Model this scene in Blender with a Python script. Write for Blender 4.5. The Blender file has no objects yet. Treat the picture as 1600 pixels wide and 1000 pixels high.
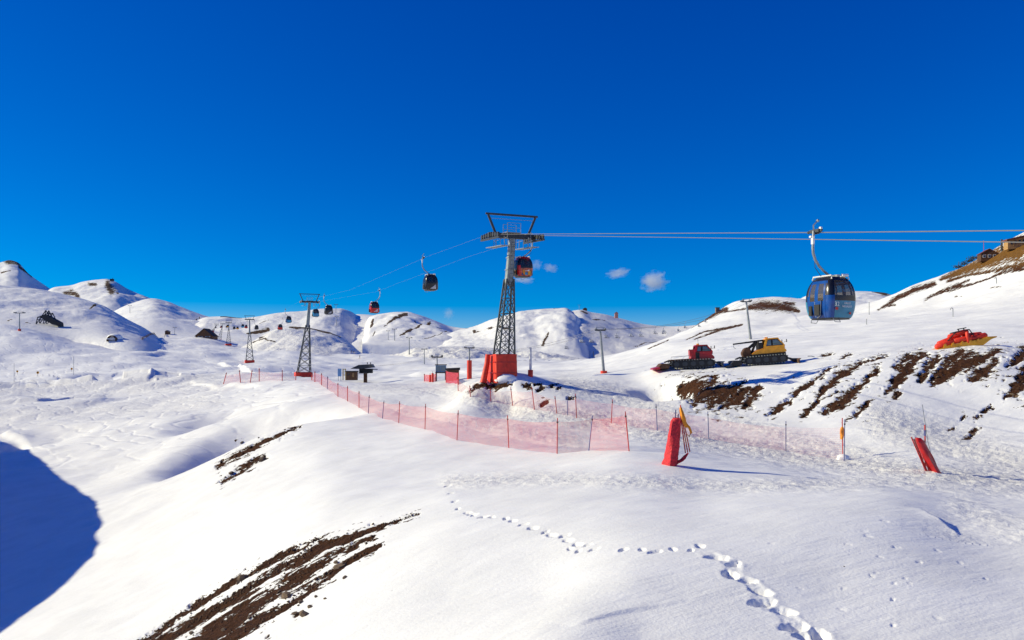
import bpy, math, random
import numpy as np
from mathutils import Vector, Matrix

random.seed(7)
rng = np.random.default_rng(7)
S = bpy.context.scene
COL = S.collection
R = math.radians

# ------------------------------------------------------------------ camera
FPX, HY, CX = 1250.0, 560.0, 800.0          # focal length, horizon row and centre column of a 1600 x 1000 frame
cam_d = bpy.data.cameras.new('camera')
cam_d.sensor_width = 36.0
cam_d.lens = 36.0 * FPX / 1600.0
cam_d.shift_y = (HY - 500.0) / 1600.0
cam_d.clip_start = 0.1
cam_d.clip_end = 30000.0
cam = bpy.data.objects.new('camera', cam_d)
cam.rotation_euler = (R(90), 0, 0)
COL.objects.link(cam)
S.camera = cam

# ------------------------------------------------------------------ sky, sun, exposure
SUN_EL, SUN_AZ = 27.0, -86.0               # azimuth from the viewing direction (+Y), negative = left
sun_dir = Vector((math.cos(R(SUN_EL)) * math.sin(R(SUN_AZ)), math.cos(R(SUN_EL)) * math.cos(R(SUN_AZ)), math.sin(R(SUN_EL))))
W = bpy.data.worlds.new("World")
S.world = W
W.use_nodes = True
nt = W.node_tree
nt.nodes.clear()
sky = nt.nodes.new('ShaderNodeTexSky')
sky.sky_type = 'NISHITA'
sky.sun_disc = False
sky.sun_elevation = R(SUN_EL)
sky.sun_rotation = R(SUN_AZ)
sky.altitude = 3000
sky.air_density = 1.0
sky.dust_density = 0.35
sky.ozone_density = 6.0
gm = nt.nodes.new('ShaderNodeGamma')
gm.inputs['Gamma'].default_value = 1.14
hs = nt.nodes.new('ShaderNodeHueSaturation')
hs.inputs['Saturation'].default_value = 1.45
hs.inputs['Hue'].default_value = 0.509
bg = nt.nodes.new('ShaderNodeBackground')
bg.inputs['Strength'].default_value = 0.067
wo = nt.nodes.new('ShaderNodeOutputWorld')
nt.links.new(sky.outputs[0], gm.inputs['Color'])
nt.links.new(gm.outputs[0], hs.inputs['Color'])
# colour response of the photograph's film, the same for the whole sky: deeper green, flatter blue
sep = nt.nodes.new('ShaderNodeSeparateColor')
com = nt.nodes.new('ShaderNodeCombineColor')
nt.links.new(hs.outputs[0], sep.inputs[0])
def _chan(i, p, k):
    a = nt.nodes.new('ShaderNodeMath'); a.operation = 'POWER'; a.inputs[1].default_value = p
    c = nt.nodes.new('ShaderNodeMath'); c.operation = 'MULTIPLY'; c.inputs[1].default_value = k
    nt.links.new(sep.outputs[i], a.inputs[0]); nt.links.new(a.outputs[0], c.inputs[0]); nt.links.new(c.outputs[0], com.inputs[i])
_chan(0, 1.0, 1.0); _chan(1, 1.0, 0.86); _chan(2, 0.65, 1.70)
nt.links.new(com.outputs[0], bg.inputs['Color'])
nt.links.new(bg.outputs[0], wo.inputs['Surface'])

sun_d = bpy.data.lights.new('sun', 'SUN')
sun_d.energy = 3.35
sun_d.angle = R(0.5)
sun_d.color = (1.0, 0.92, 0.62)
sun = bpy.data.objects.new('sun', sun_d)
sun.rotation_euler = (-sun_dir).to_track_quat('-Z', 'Y').to_euler()
sun.location = sun_dir * 200
COL.objects.link(sun)
S.view_settings.view_transform = 'Standard'
S.view_settings.look = 'None'
S.view_settings.exposure = 0.7
S.view_settings.gamma = 1.0
S.cycles.volume_bounces = 4

# ------------------------------------------------------------------ materials
def new_mat(name):
    m = bpy.data.materials.new(name)
    m.use_nodes = True
    n = m.node_tree
    n.nodes.clear()
    out = n.nodes.new('ShaderNodeOutputMaterial')
    b = n.nodes.new('ShaderNodeBsdfPrincipled')
    n.links.new(b.outputs[0], out.inputs['Surface'])
    return m, n, b, out

def N(n, typ, **kw):
    nd = n.nodes.new(typ)
    for k, v in kw.items():
        setattr(nd, k, v)
    return nd

def math_node(n, op, a, b=None, clamp=False):
    nd = n.nodes.new('ShaderNodeMath')
    nd.operation = op
    nd.use_clamp = clamp
    for i, v in enumerate((a, b)):
        if v is None:
            continue
        if isinstance(v, (int, float)):
            nd.inputs[i].default_value = v
        else:
            n.links.new(v, nd.inputs[i])
    return nd.outputs[0]

MATS = {}
def plain(name, color, rough=0.5, metal=0.0, vary=0.25, scale=3.0, alpha=1.0, bump=0.0):
    """paint, metal, cloth: base colour worn and soiled by a noise in object space"""
    if name in MATS:
        return MATS[name]
    m, n, b, out = new_mat(name)
    tc = N(n, 'ShaderNodeTexCoord')
    no = N(n, 'ShaderNodeTexNoise')
    no.inputs['Scale'].default_value = scale
    no.inputs['Detail'].default_value = 5
    n.links.new(tc.outputs['Object'], no.inputs['Vector'])
    cr = N(n, 'ShaderNodeValToRGB')
    cr.color_ramp.elements[0].position = 0.3
    cr.color_ramp.elements[1].position = 0.7
    lo = [c * (1 - vary) for c in color]
    hi = [min(1, c * (1 + vary * 0.5)) for c in color]
    cr.color_ramp.elements[0].color = (*lo, 1)
    cr.color_ramp.elements[1].color = (*hi, 1)
    n.links.new(no.outputs['Fac'], cr.inputs['Fac'])
    n.links.new(cr.outputs[0], b.inputs['Base Color'])
    b.inputs['Roughness'].default_value = rough
    b.inputs['Metallic'].default_value = metal
    b.inputs['Alpha'].default_value = alpha
    if bump:
        bp = N(n, 'ShaderNodeBump')
        bp.inputs['Strength'].default_value = bump
        bp.inputs['Distance'].default_value = 0.05
        n.links.new(no.outputs['Fac'], bp.inputs['Height'])
        n.links.new(bp.outputs[0], b.inputs['Normal'])
    MATS[name] = m
    return m

def snow_material(name, k, ground_rgb, grain):
    """snow, broken up by bare ground where the mesh attribute 'bare' is high; k scales all pattern sizes (metres)"""
    m, n, b, out = new_mat(name)
    L = n.links.new
    geo = N(n, 'ShaderNodeNewGeometry')
    at = N(n, 'ShaderNodeAttribute', attribute_name='bare')
    ro = N(n, 'ShaderNodeAttribute', attribute_name='rough')
    gr = N(n, 'ShaderNodeAttribute', attribute_name='grass')
    tk = N(n, 'ShaderNodeAttribute', attribute_name='tracks')
    def noise(scale, detail=4, rough=0.55, vec=None):
        t = N(n, 'ShaderNodeTexNoise')
        t.inputs['Scale'].default_value = scale
        t.inputs['Detail'].default_value = detail
        t.inputs['Roughness'].default_value = rough
        L(vec if vec is not None else geo.outputs['Position'], t.inputs['Vector'])
        return t.outputs['Fac']
    # streaks down the fall line
    mp = N(n, 'ShaderNodeMapping', vector_type='TEXTURE')
    mp.inputs['Rotation'].default_value = (0, 0, R(32))
    mp.inputs['Scale'].default_value = (4.0, 1.0, 1.6)
    L(geo.outputs['Position'], mp.inputs['Vector'])
    streak = noise(0.9 / k, 5, 0.65, mp.outputs[0])
    lump = noise(2.2 / k, 6, 0.72)
    s1 = math_node(n, 'MULTIPLY', math_node(n, 'SUBTRACT', streak, 0.5), 3.4)
    s2 = math_node(n, 'MULTIPLY', math_node(n, 'SUBTRACT', lump, 0.5), 2.2)
    s3 = math_node(n, 'MULTIPLY', math_node(n, 'SUBTRACT', noise(7.0 / k, 3, .6), 0.5), 1.3)
    f = math_node(n, 'ADD', math_node(n, 'ADD', math_node(n, 'ADD', at.outputs['Fac'], s1), s2), s3)
    fac = math_node(n, 'MULTIPLY', math_node(n, 'SUBTRACT', f, 0.10), 9.0, clamp=True)
    # earth
    e1 = noise(5.0 / k, 6, 0.7)
    cr = N(n, 'ShaderNodeValToRGB')
    el = cr.color_ramp.elements
    el[0].position, el[1].position = 0.33, 0.72
    el[0].color = (*[c * 0.45 for c in ground_rgb], 1)
    el[1].color = (*[c * 1.9 for c in ground_rgb], 1)
    L(e1, cr.inputs['Fac'])
    gx = N(n, 'ShaderNodeMix', data_type='RGBA')
    L(gr.outputs['Fac'], gx.inputs[0]); L(cr.outputs[0], gx.inputs[6])
    gcr = N(n, 'ShaderNodeValToRGB')
    gcr.color_ramp.elements[0].position, gcr.color_ramp.elements[1].position = .3, .7
    gcr.color_ramp.elements[0].color = (.09, .045, .012, 1)
    gcr.color_ramp.elements[1].color = (.36, .17, .035, 1)
    L(e1, gcr.inputs['Fac']); L(gcr.outputs[0], gx.inputs[7])
    # snow colour: clean white, a little soiled in patches
    sr = N(n, 'ShaderNodeValToRGB')
    sr.color_ramp.elements[0].position, sr.color_ramp.elements[1].position = 0.35, 0.6
    sr.color_ramp.elements[0].color = (0.82, 0.82, 0.82, 1)
    sr.color_ramp.elements[1].color = (0.90, 0.90, 0.90, 1)
    L(noise(0.35 / k, 6, 0.7), sr.inputs['Fac'])
    mx = N(n, 'ShaderNodeMix', data_type='RGBA')
    L(fac, mx.inputs[0])
    so = N(n, 'ShaderNodeMix', data_type='RGBA')
    soil = math_node(n, 'MULTIPLY', math_node(n, 'MULTIPLY', noise(2.6 / k, 6, .75), ro.outputs['Fac']), 1.0, clamp=True)
    L(soil, so.inputs[0]); L(sr.outputs[0], so.inputs[6]); so.inputs[7].default_value = (.68, .66, .64, 1)
    L(so.outputs[2], mx.inputs[6])
    L(gx.outputs[2], mx.inputs[7])
    L(mx.outputs[2], b.inputs['Base Color'])
    rr = N(n, 'ShaderNodeMapRange')
    rr.inputs[3].default_value, rr.inputs[4].default_value = 0.55, 0.95
    L(fac, rr.inputs[0])
    L(rr.outputs[0], b.inputs['Roughness'])
    b.inputs['Specular IOR Level'].default_value = 0.15
    # relief: crust and wind ripple everywhere, chopped chunks where 'rough' is high, grit on bare earth
    ripple = math_node(n, 'MULTIPLY', noise(2.2 / k, 5, 0.6, mp.outputs[0]), 0.05 * grain)
    crust = math_node(n, 'MULTIPLY', noise(13.0 / k, 5, 0.62), 0.012 * grain)
    chop = math_node(n, 'MULTIPLY', math_node(n, 'MULTIPLY', noise(3.2 / k, 5, 0.72), ro.outputs['Fac']), 0.16 * grain)
    grit = math_node(n, 'MULTIPLY', math_node(n, 'MULTIPLY', e1, fac), 0.5 * grain)
    edge = math_node(n, 'MULTIPLY', fac, -0.10 * grain)
    h = math_node(n, 'ADD', math_node(n, 'ADD', math_node(n, 'ADD', ripple, crust), chop), math_node(n, 'ADD', grit, edge))
    wv = N(n, 'ShaderNodeTexWave', wave_type='BANDS', bands_direction='DIAGONAL', wave_profile='SIN')
    wv.inputs['Scale'].default_value = .09 / k; wv.inputs['Distortion'].default_value = 14; wv.inputs['Detail'].default_value = 3; wv.inputs['Detail Scale'].default_value = .35 / k * 2
    L(geo.outputs['Position'], wv.inputs['Vector'])
    ti = math_node(n, 'MULTIPLY', math_node(n, 'POWER', wv.outputs['Fac'], 10.0), math_node(n, 'MULTIPLY', tk.outputs['Fac'], -.07 * grain))
    h = math_node(n, 'ADD', h, ti)
    bp = N(n, 'ShaderNodeBump')
    bp.inputs['Strength'].default_value = 1.0
    bp.inputs['Distance'].default_value = k
    L(h, bp.inputs['Height'])
    L(bp.outputs[0], b.inputs['Normal'])
    return m

M_SNOW = snow_material('snow_near', 0.9, (0.082, 0.032, 0.013), 1.0)
M_SNOW_FAR = snow_material('snow_far', 9.0, (0.10, 0.062, 0.040), 0.8)

# ------------------------------------------------------------------ numpy noise
_perm = rng.permutation(512).astype(np.int64)
_ang = rng.random(512) * 2 * np.pi
_gx, _gy = np.cos(_ang), np.sin(_ang)
def perlin(x, y, seed=0):
    xi, yi = np.floor(x).astype(np.int64), np.floor(y).astype(np.int64)
    fx, fy = x - xi, y - yi
    u, v = fx * fx * fx * (fx * (fx * 6 - 15) + 10), fy * fy * fy * (fy * (fy * 6 - 15) + 10)
    def g(ix, iy, dx, dy):
        h = _perm[(_perm[(ix + seed * 37) & 511] + iy) & 511]
        return _gx[h] * dx + _gy[h] * dy
    a = g(xi, yi, fx, fy) * (1 - u) + g(xi + 1, yi, fx - 1, fy) * u
    b = g(xi, yi + 1, fx, fy - 1) * (1 - u) + g(xi + 1, yi + 1, fx - 1, fy - 1) * u
    return a * (1 - v) + b * v
def fbm(x, y, lam, octs=3, gain=0.5, seed=0):
    t, a, k = 0.0, 1.0, 1.0 / lam
    for o in range(octs):
        t = t + a * perlin(x * k + 13.7 * o, y * k - 7.1 * o, seed + o)
        a *= gain
        k *= 2.03
    return t
def smooth(a, b, x):
    t = np.clip((x - a) / (b - a), 0, 1)
    return t * t * (3 - 2 * t)

def at(px, py, d):
    """the point d metres ahead that the camera sees at pixel px, py"""
    return Vector(((px - CX) / FPX * d, d, (HY - py) / FPX * d))

def grid_mesh(name, X, Y, Z, mat, attrs=None):
    nr, nc = X.shape
    me = bpy.data.meshes.new(name)
    co = np.empty((nr * nc, 3), np.float32)
    co[:, 0], co[:, 1], co[:, 2] = X.ravel(), Y.ravel(), Z.ravel()
    idx = np.arange(nr * nc, dtype=np.int32).reshape(nr, nc)
    q = np.stack([idx[:-1, :-1], idx[:-1, 1:], idx[1:, 1:], idx[1:, :-1]], -1).reshape(-1, 4)
    nf = len(q)
    me.vertices.add(len(co)); me.vertices.foreach_set('co', co.ravel())
    me.loops.add(nf * 4); me.loops.foreach_set('vertex_index', q.ravel())
    me.polygons.add(nf)
    me.polygons.foreach_set('loop_start', np.arange(0, nf * 4, 4, dtype=np.int32))
    me.polygons.foreach_set('use_smooth', np.ones(nf, bool))
    for k, v in (attrs or {}).items():
        a = me.attributes.new(k, 'FLOAT', 'POINT')
        a.data.foreach_set('value', v.ravel().astype(np.float32))
    me.update(calc_edges=True)
    me.materials.append(mat)
    o = bpy.data.objects.new(name, me)
    COL.objects.link(o)
    o['kind'] = 'structure'
    return o

# ------------------------------------------------------------------ near ground: a smooth surface through surveyed points
# (column, row, metres ahead) of points read off the photograph
SURVEY = [
 # foreground hump: crest, then its right and front side
 (847,998,11.5),(907,960,12.4),(990,905,14),(1100,866,15.6),(1250,830,17.6),(1400,793,20.5),(1500,790,22.5),
 (1000,1000,11.4),(1100,950,12.6),(1200,900,14.3),(1300,1000,11.4),(1300,920,13.85),(1450,900,14.8),(1600,1000,11.6),
 (1600,900,15.5),(1600,820,20),(1500,825,19.6),(1800,900,15.6),(1800,1050,10.6),(1450,1080,9.7),(1000,1080,9.6),(700,1080,10.8),
 (1750,780,26),
 # its left side, falling into the gully
 (850,930,14.5),(850,880,17),(850,820,20.5),(950,830,18.5),(950,790,22),(1100,800,20.8),(1100,770,24.5),(1300,760,26),
 (700,930,16.4),(700,1000,13.2),(700,850,20.5),(700,780,27),
 (500,1000,16),(500,900,22),(500,800,31),(500,730,43),(300,1000,21.5),(300,900,31),(300,800,44),(300,730,66),
 (150,1000,26),(150,900,38),(150,800,56),(150,740,82),(0,1000,31),(0,900,44),(0,800,67),(0,740,88),(-150,1000,36),(-150,850,62),(-150,740,100),
 (450,690,57),(350,680,78),(200,680,104),(50,695,112),(0,660,140),(200,640,150),(350,640,122),(400,620,130),(300,610,175),(100,620,185),(0,615,200),
 (0,598,250),(100,590,262),(250,585,250),(400,590,170),(476,588,185),(440,587,190),(500,594,165),(-200,600,250),(-200,660,150),
 # left fence line and the piste
 (983,705,34),(871,709,38),(795,700,42),(714,688,46),(664,671,53),(624,661,62),(599,654,68),(561,637,80),(528,620,97),(511,608,112),(492,597,140),
 (900,740,29.5),(700,740,35),(600,740,38),(1050,728,29.5),(1200,738,29.5),(1450,738,33),(1600,742,34),(1750,742,34),
 (800,662,52),(700,632,70),(650,612,95),
 (620,600,128),(560,599,134),(700,600,124),(590,606,172),(500,600,175),(680,606,165),(640,606,170),
 # right fence line
 (697,602,108),(715,612,86),(735,620,76),(766,626,70),(799,634,64),(832,640,61),(868,646,59),(900,653,57),(956,661,55),(1025,673,50),(1107,686,48),(1228,705,44),(1317,718,41),
 # mound that carries the near tower, pylon shelf
 (785,583,68),(762,585,69),(812,583,70),(740,600,71),(805,608,65),(770,612,66.5),(880,618,64),(870,594,82),(950,587,84),(730,597,86),(830,592,80),(940,583,140),(940,577,185),(1010,598,76),(1000,585,84),(900,588,110),
 # bench of the snow groomers and the cut bank below it
 (1020,580,80),(1100,571,81),(1190,567,80),(1260,561,80),(1450,545,74),(1540,541,72),(1600,541,72),(1750,535,72),
 (1075,592,71),(1180,594,68),(1300,577,66),(1400,562,66),(1550,547,66),
 (1060,628,61),(1150,640,58),(1200,651,55),(1300,668,50),(1400,690,44),(1500,665,49),(1500,722,37.5),(1600,655,49),(1600,705,40),(1750,650,48),
 # long white slope on the right up to its skyline, and its back
 (1020,560,170),(1100,545,140),(1200,533,130),(1300,522,130),(1400,507,135),(1500,495,130),(1600,480,125),(1750,460,120),
 (1020,540,230),(1100,524,230),(1200,512,220),(1300,498,220),(1400,480,215),(1500,450,205),(1600,425,190),(1750,380,180),
 (1060,525,300),(1095,502,340),(1120,487,350),(1160,473,355),(1200,468,355),(1240,469,350),(1290,483,330),(1335,490,310),(1370,480,290),(1400,461,275),(1440,443,260),(1480,426,250),(1530,403,240),(1570,381,230),(1600,366,225),(1700,322,215),(1850,280,210),
 (1060,545,420),(1120,520,450),(1200,510,450),(1300,515,420),(1400,500,390),(1500,460,350),(1600,420,320),(1750,370,300),(1900,330,300),(1200,560,800),(1600,520,700),
 # lower ground behind the piste crest
 (570,594,225),(520,592,240),(640,592,230),(700,594,215),(760,590,180),(620,578,340),(560,575,330),(700,575,320),(760,575,300),(850,580,220),(850,566,380),(940,560,280),(760,560,420),
 (620,562,440),(560,562,430),(500,568,380),(480,575,300),
 (620,560,760),(800,558,760),(1000,558,700),
 # left middle ground
 (390,568,378),(300,570,330),(200,567,320),(100,565,330),(0,560,340),(-200,560,340),
 (430,548,480),(480,552,470),(357,541,590),(325,530,610),(280,529,600),(230,532,540),(175,536,470),(100,533,430),(30,519,400),(-100,515,420),
 (420,540,700),(480,545,700),(325,535,800),(200,540,800),(0,520,800),(-200,500,800),
]
# ground round and behind the camera: (bearing in degrees from the view, range, height)
AROUND = [(-45,25,-11),(-60,12,-5.2),(-70,25,-12),(-60,60,-14),(-75,50,-14),(-90,14,-6),(-95,35,-13),(-120,30,-9),(-150,14,-4.6),(-150,60,-7),(180,8,-4.0),(180,30,-3.0),
 (150,14,-4),(120,30,-4),(90,14,-4.4),(60,16,-4.4),(70,40,-3.8),(90,60,2),(120,100,6),(60,100,9),(60,250,46),(90,250,50),(60,800,45),(120,800,50),(180,200,2),(180,800,10),(-120,200,-4),(-120,800,20),
 (-60,200,-8),(-60,400,0),(-60,800,45),(-80,120,-8),(0,3,-4.2),(-90,3,-4.2),(90,3,-4.2),(180,3,-4.1),(-40,8,-4.8),(0,7,-4.2),(40,7,-4.25)]
_pts, _val = [], []
for px, py, d in SURVEY:
    th = math.atan((px - CX) / FPX)
    r = d / math.cos(th)
    _pts.append((th, r)); _val.append((HY - py) / FPX * d / r)
for b, r, z in AROUND:
    for b2 in {b, b - 360 if b > 100 else b, b + 360 if b < -100 else b}:
        _pts.append((R(b2), r)); _val.append(z / r)
TH_K = 3.0
_P = np.array([(t * TH_K, math.log(r)) for t, r in _pts])
_V = np.array(_val)
def _kern(d2):
    return np.where(d2 > 1e-12, 0.5 * d2 * np.log(np.maximum(d2, 1e-12)), 0.0)
def _solve():
    n = len(_P)
    K = _kern(((_P[:, None] - _P[None]) ** 2).sum(-1)) + np.eye(n) * 6e-4
    A = np.zeros((n + 3, n + 3))
    A[:n, :n] = K
    A[:n, n] = 1; A[:n, n + 1:] = _P
    A[n, :n] = 1; A[n + 1:, :n] = _P.T
    return np.linalg.solve(A, np.concatenate([_V, np.zeros(3)]))
_W = _solve()
def base_height(x, y):
    x, y = np.atleast_1d(np.asarray(x, float)), np.atleast_1d(np.asarray(y, float))
    r = np.maximum(np.hypot(x, y), 1.0)
    u, v = np.arctan2(x, y) * TH_K, np.log(r)
    out = np.empty(x.shape)
    uf, vf, of = u.ravel(), v.ravel(), out.ravel()
    for i in range(0, uf.size, 40000):
        sl = slice(i, i + 40000)
        d2 = (uf[sl, None] - _P[None, :, 0]) ** 2 + (vf[sl, None] - _P[None, :, 1]) ** 2
        of[sl] = _kern(d2) @ _W[:-3] + _W[-3] + _W[-2] * uf[sl] + _W[-1] * vf[sl]
    return (of.reshape(x.shape)) * r

def near_hit(px, py, d0=8.0, d1=420.0):
    """first point of the smooth ground along the line of sight"""
    d = np.geomspace(d0, d1, 900)
    x = (px - CX) / FPX * d
    z = base_height(x, d)
    below = (HY - py) / FPX * d <= z
    i = int(np.argmax(below)) if below.any() else len(d) - 1
    return x[i], d[i], z[i]

# holes and tracks in the snow
FOOT = [(700,760),(704,772),(712,782),(716,793),(730,799),(737,803),(742,806),(757,809),(768,811),(790,812),(801,816),(819,823),(832,829),(853,833),(864,838),(881,840),(888,847),(891,857),(902,851),(904,860),(920,853),(930,858),
 (975,858),(1002,857),(1025,861),(1053,859),(1079,861),(1094,854)]
PITS = [(1325,855),(1351,833),(1357,841),(1400,857),(1374,873),(1362,901),(1368,896),(1397,913),(1414,906),(1420,912),(1318,921),(1395,936),(1315,952),(1395,976),(1376,808),(1383,815),(1465,862),(1250,920),(1205,853),(1500,880),(1540,905),(1465,965),(1515,890),(1436,880)]
TRENCH = [(1112,866),(1121,873),(1145,884),(1141,899),(1168,908),(1189,925),(1190,943),(1225,957),(1240,981),(1281,992),(1300,1012)]
BIG = [(1121,873,.20),(1146,882,.17),(1141,898,.20),(1168,908,.15),(1189,924,.18),(1191,942,.22),(1225,955,.18),(1241,979,.22),(1262,996,.2),(1281,990,.2)]
DENTS = []
for p in FOOT:
    x, y, z = near_hit(p[0] + random.uniform(-2, 2), p[1] + random.uniform(-1, 1)); DENTS.append((x, y, (0.05 + 0.0016 * y) * random.uniform(.7, 1.15), 0.06 + 0.002 * y, random.uniform(.08, .25)))
for p in PITS:
    x, y, z = near_hit(*p); DENTS.append((x, y, random.uniform(.03, .06), random.uniform(.012, .03), 0.3))
for px, py, rad in BIG:
    x, y, z = near_hit(px, py); DENTS.append((x, y, rad * .60, rad * .80, 0.06))
TR_W = [near_hit(*p)[:2] for p in TRENCH]
STEP_W = [near_hit(*p)[:2] for p in [(896,979),(940,967),(990,954),(1075,941)]]
STEP2_W = [near_hit(*p)[:2] for p in [(1432,795),(1450,806),(1470,818),(1500,838)]]

def seg_dist(x, y, pl):
    """distance to a polyline and signed side of its nearest segment"""
    best = np.full(x.shape, 1e9); side = np.zeros(x.shape); tt = np.zeros(x.shape)
    n = len(pl) - 1
    for i in range(n):
        ax, ay = pl[i][:2]; bx, by = pl[i + 1][:2]
        dx, dy = bx - ax, by - ay
        t = np.clip(((x - ax) * dx + (y - ay) * dy) / (dx * dx + dy * dy + 1e-9), 0, 1)
        qx, qy = x - ax - t * dx, y - ay - t * dy
        d = np.hypot(qx, qy)
        m = d < best
        best = np.where(m, d, best)
        side = np.where(m, np.sign(dx * qy - dy * qx), side)
        tt = np.where(m, (i + t) / n, tt)
    return best, side, tt

# drifts: (column, row, height m, radius along the view m, radius across m); steep on the lee (right) side
DRIFT_PX = [(325,652,.6,8,7),(35,690,1.0,6,8),(150,594,1.6,10,9),(255,556,2.0,20,9),(365,551,1.8,18,14),(385,578,1.3,10,8),(300,598,.8,12,9),(60,625,.9,10,12),(180,628,.8,10,9)]
DRIFTS = []
for px, py, h, ry, rx in DRIFT_PX:
    x, y, z = near_hit(px, py)
    DRIFTS.append((x - rx * 0.55, y, h, ry, rx))
PIT_HOLE = near_hit(1040, 606)
HOLLOWS = [(near_hit(378, 670), 5.2, 9.0, 4.3), (near_hit(345, 652), 5.0, 7.0, 1.7), (near_hit(28, 690), 7.0, 9.0, 1.8), (near_hit(135, 598), 7.0, 8.0, 2.2)]
SCARPS = [([(-60,613),(40,606),(100,604),(150,601),(172,592)], 2.4, 1.3, 26), ([(-30,635),(60,630),(110,622),(175,618)], .9, .7, 12), ([(340,570),(370,576),(398,585)], 1.3, .8, 14),
          ([(0,678),(30,684),(52,697)], 1.0, .9, 14), ([(640,590),(700,588),(770,586)], .9, 1.2, 16), ([(290,600),(350,606),(420,603)], .5, .7, 8), ([(180,604),(230,600),(250,590)], .6, .6, 8)]
SCARPS = [([near_hit(*p)[:2] for p in pl], h, w, L_) for pl, h, w, L_ in SCARPS]

def relief(x, y):
    r = np.hypot(x, y)
    z = np.zeros(x.shape)
    px = CX + FPX * x / np.maximum(y, 1.0)
    z += fbm(x, y, 9.0, 2, .5, 3) * np.clip(r / 60, .12, 1) * 0.32
    z += fbm(x, y, 2.6, 2, .5, 5) * np.clip(r / 60, .25, 1) * 0.05
    z += fbm(x, y, 34.0, 3, .5, 8) * smooth(90, 260, r) * 2.2
    # wind-carved ripples across the left slope and the hump top
    z += perlin(x * .55 + y * .10, y * .9 - x * .15, 11) * 0.05 * smooth(17, 24, y) * (1 - smooth(60, 140, y))
    # tracked, lumpy snow of the left middle ground
    lm = smooth(75, 120, r) * (1 - smooth(520, 430, px) * 0) * (1 - smooth(430, 560, px))
    z += fbm(x, y, 11.0, 3, .5, 15) * lm * 0.40 + np.abs(fbm(x * .3, y, 7.0, 2, .5, 18)) * lm * 0.35
    for pl, h, w, L_ in SCARPS:
        a = np.array(pl)
        m = (x > a[:, 0].min() - 25) & (x < a[:, 0].max() + 25) & (y > a[:, 1].min() - 25) & (y < a[:, 1].max() + 60)
        if not m.any():
            continue
        d, sd, t = seg_dist(x[m], y[m], pl)
        q = d * sd + perlin(x[m] * .10, y[m] * .10, 33) * w * 1.2 + perlin(x[m] * .5, y[m] * .5, 34) * w * .15
        z[m] += h * smooth(-w, w, q) * np.exp(-np.maximum(q, 0) / L_) * np.clip(np.sin(np.clip(t, .02, .98) * np.pi) * 2.2, 0, 1)
    for (x0, y0, z0), rx, ry, dep in HOLLOWS:
        m = (np.abs(x - x0) < 3 * rx) & (np.abs(y - y0) < 3 * ry)
        if m.any():
            u, v = (x[m] - x0) / rx, (y[m] - y0) / ry
            u = np.where(u > 0, u * .55, u) + .25 * v * v
            z[m] -= dep * np.exp(-(u * u + v * v) ** 1.4)
    xh, yh, zh = PIT_HOLE
    m = (np.abs(x - xh) < 12) & (np.abs(y - yh) < 14)
    if m.any():
        u, v = (x[m] - xh) / 2.3, (y[m] - yh) / 4.5
        z[m] += -2.6 * np.exp(-(u * u + v * v) ** 2)
    for x0, y0, h, ry, rx in DRIFTS:
        m = (np.abs(x - x0) < 3 * rx) & (np.abs(y - y0) < 3 * ry)
        if not m.any():
            continue
        u, v = (x[m] - x0) / rx, (y[m] - y0) / ry
        u = u + 0.25 * v * v
        lee = np.where(u > 0, np.exp(-(u * 2.9) ** 2), np.exp(-(u * .75) ** 2))
        z[m] += h * lee * np.exp(-v * v)
    return z

def fine_relief(x, y):
    """footprints, trench and little steps of the foreground; only near the camera"""
    z = np.zeros(x.shape)
    for x0, y0, rad, dep, rim in DENTS:
        m = (np.abs(x - x0) < rad * 3) & (np.abs(y - y0) < rad * 3.5)
        if not m.any():
            continue
        ca, sa = math.cos(x0 * 37.0), math.sin(x0 * 37.0)
        xx, yy = x[m] - x0, y[m] - y0
        u, v = (xx * ca + yy * sa) / rad + .3 * perlin(x[m] * 9, y[m] * 9, 27), (-xx * sa + yy * ca) / (rad * 1.7) + .3 * perlin(x[m] * 9, y[m] * 9, 28)
        q = u * u + v * v
        z[m] += -dep * np.exp(-q ** 3.5 * 0.9) + dep * rim * 0.45 * np.exp(-(((u - 1.25) ** 2) + v * v) * 1.3) + dep * rim * .2 * np.exp(-(((u + 1.3) ** 2) + v * v) * 1.6)
    m = (np.abs(x - 4.5) < 4) & (y > 9) & (y < 20)
    if m.any():
        xm, ym = x[m], y[m]
        d, s, t = seg_dist(xm, ym, TR_W)
        j = perlin(xm * 4, ym * 4, 21) * .09 + perlin(xm * 13, ym * 13, 23) * .04
        prof = -0.012 * np.exp(-((d + j) / .13) ** 6) + 0.008 * np.exp(-((d - .2 + j) / .07) ** 2) * np.where(s > 0, 1.0, .4)
        z[m] += prof + perlin(xm * 9, ym * 9, 22) * .014 * np.exp(-(d / .25) ** 2)
    m = (np.abs(x - 2.0) < 3.2) & (y > 9) & (y < 15)
    if m.any():
        d, s, t = seg_dist(x[m], y[m], STEP_W)
        w = np.sin(np.clip(t, 0, 1) * np.pi) ** .6
        jj = perlin(x[m] * 1.6, y[m] * 1.6, 24) * .12
        z[m] += .035 * w * np.exp(-(np.maximum(d, 0) / .55)) * smooth(-.05, .05, s * d + jj)
    m = (np.abs(x - 11) < 5) & (y > 15) & (y < 26)
    if m.any():
        d, s, t = seg_dist(x[m], y[m], STEP2_W)
        w = np.sin(np.clip(t, 0, 1) * np.pi) ** .6
        sd = s * d
        z[m] += .14 * w * np.exp(-d / .5) * smooth(-.12, .05, -sd + perlin(x[m] * 3, y[m] * 3, 25) * .1)
    return z

def height(x, y):
    x, y = np.atleast_1d(np.asarray(x, float)), np.atleast_1d(np.asarray(y, float))
    return base_height(x, y) + relief(x, y)
def gz(x, y):
    return float(height([x], [y])[0])

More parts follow.
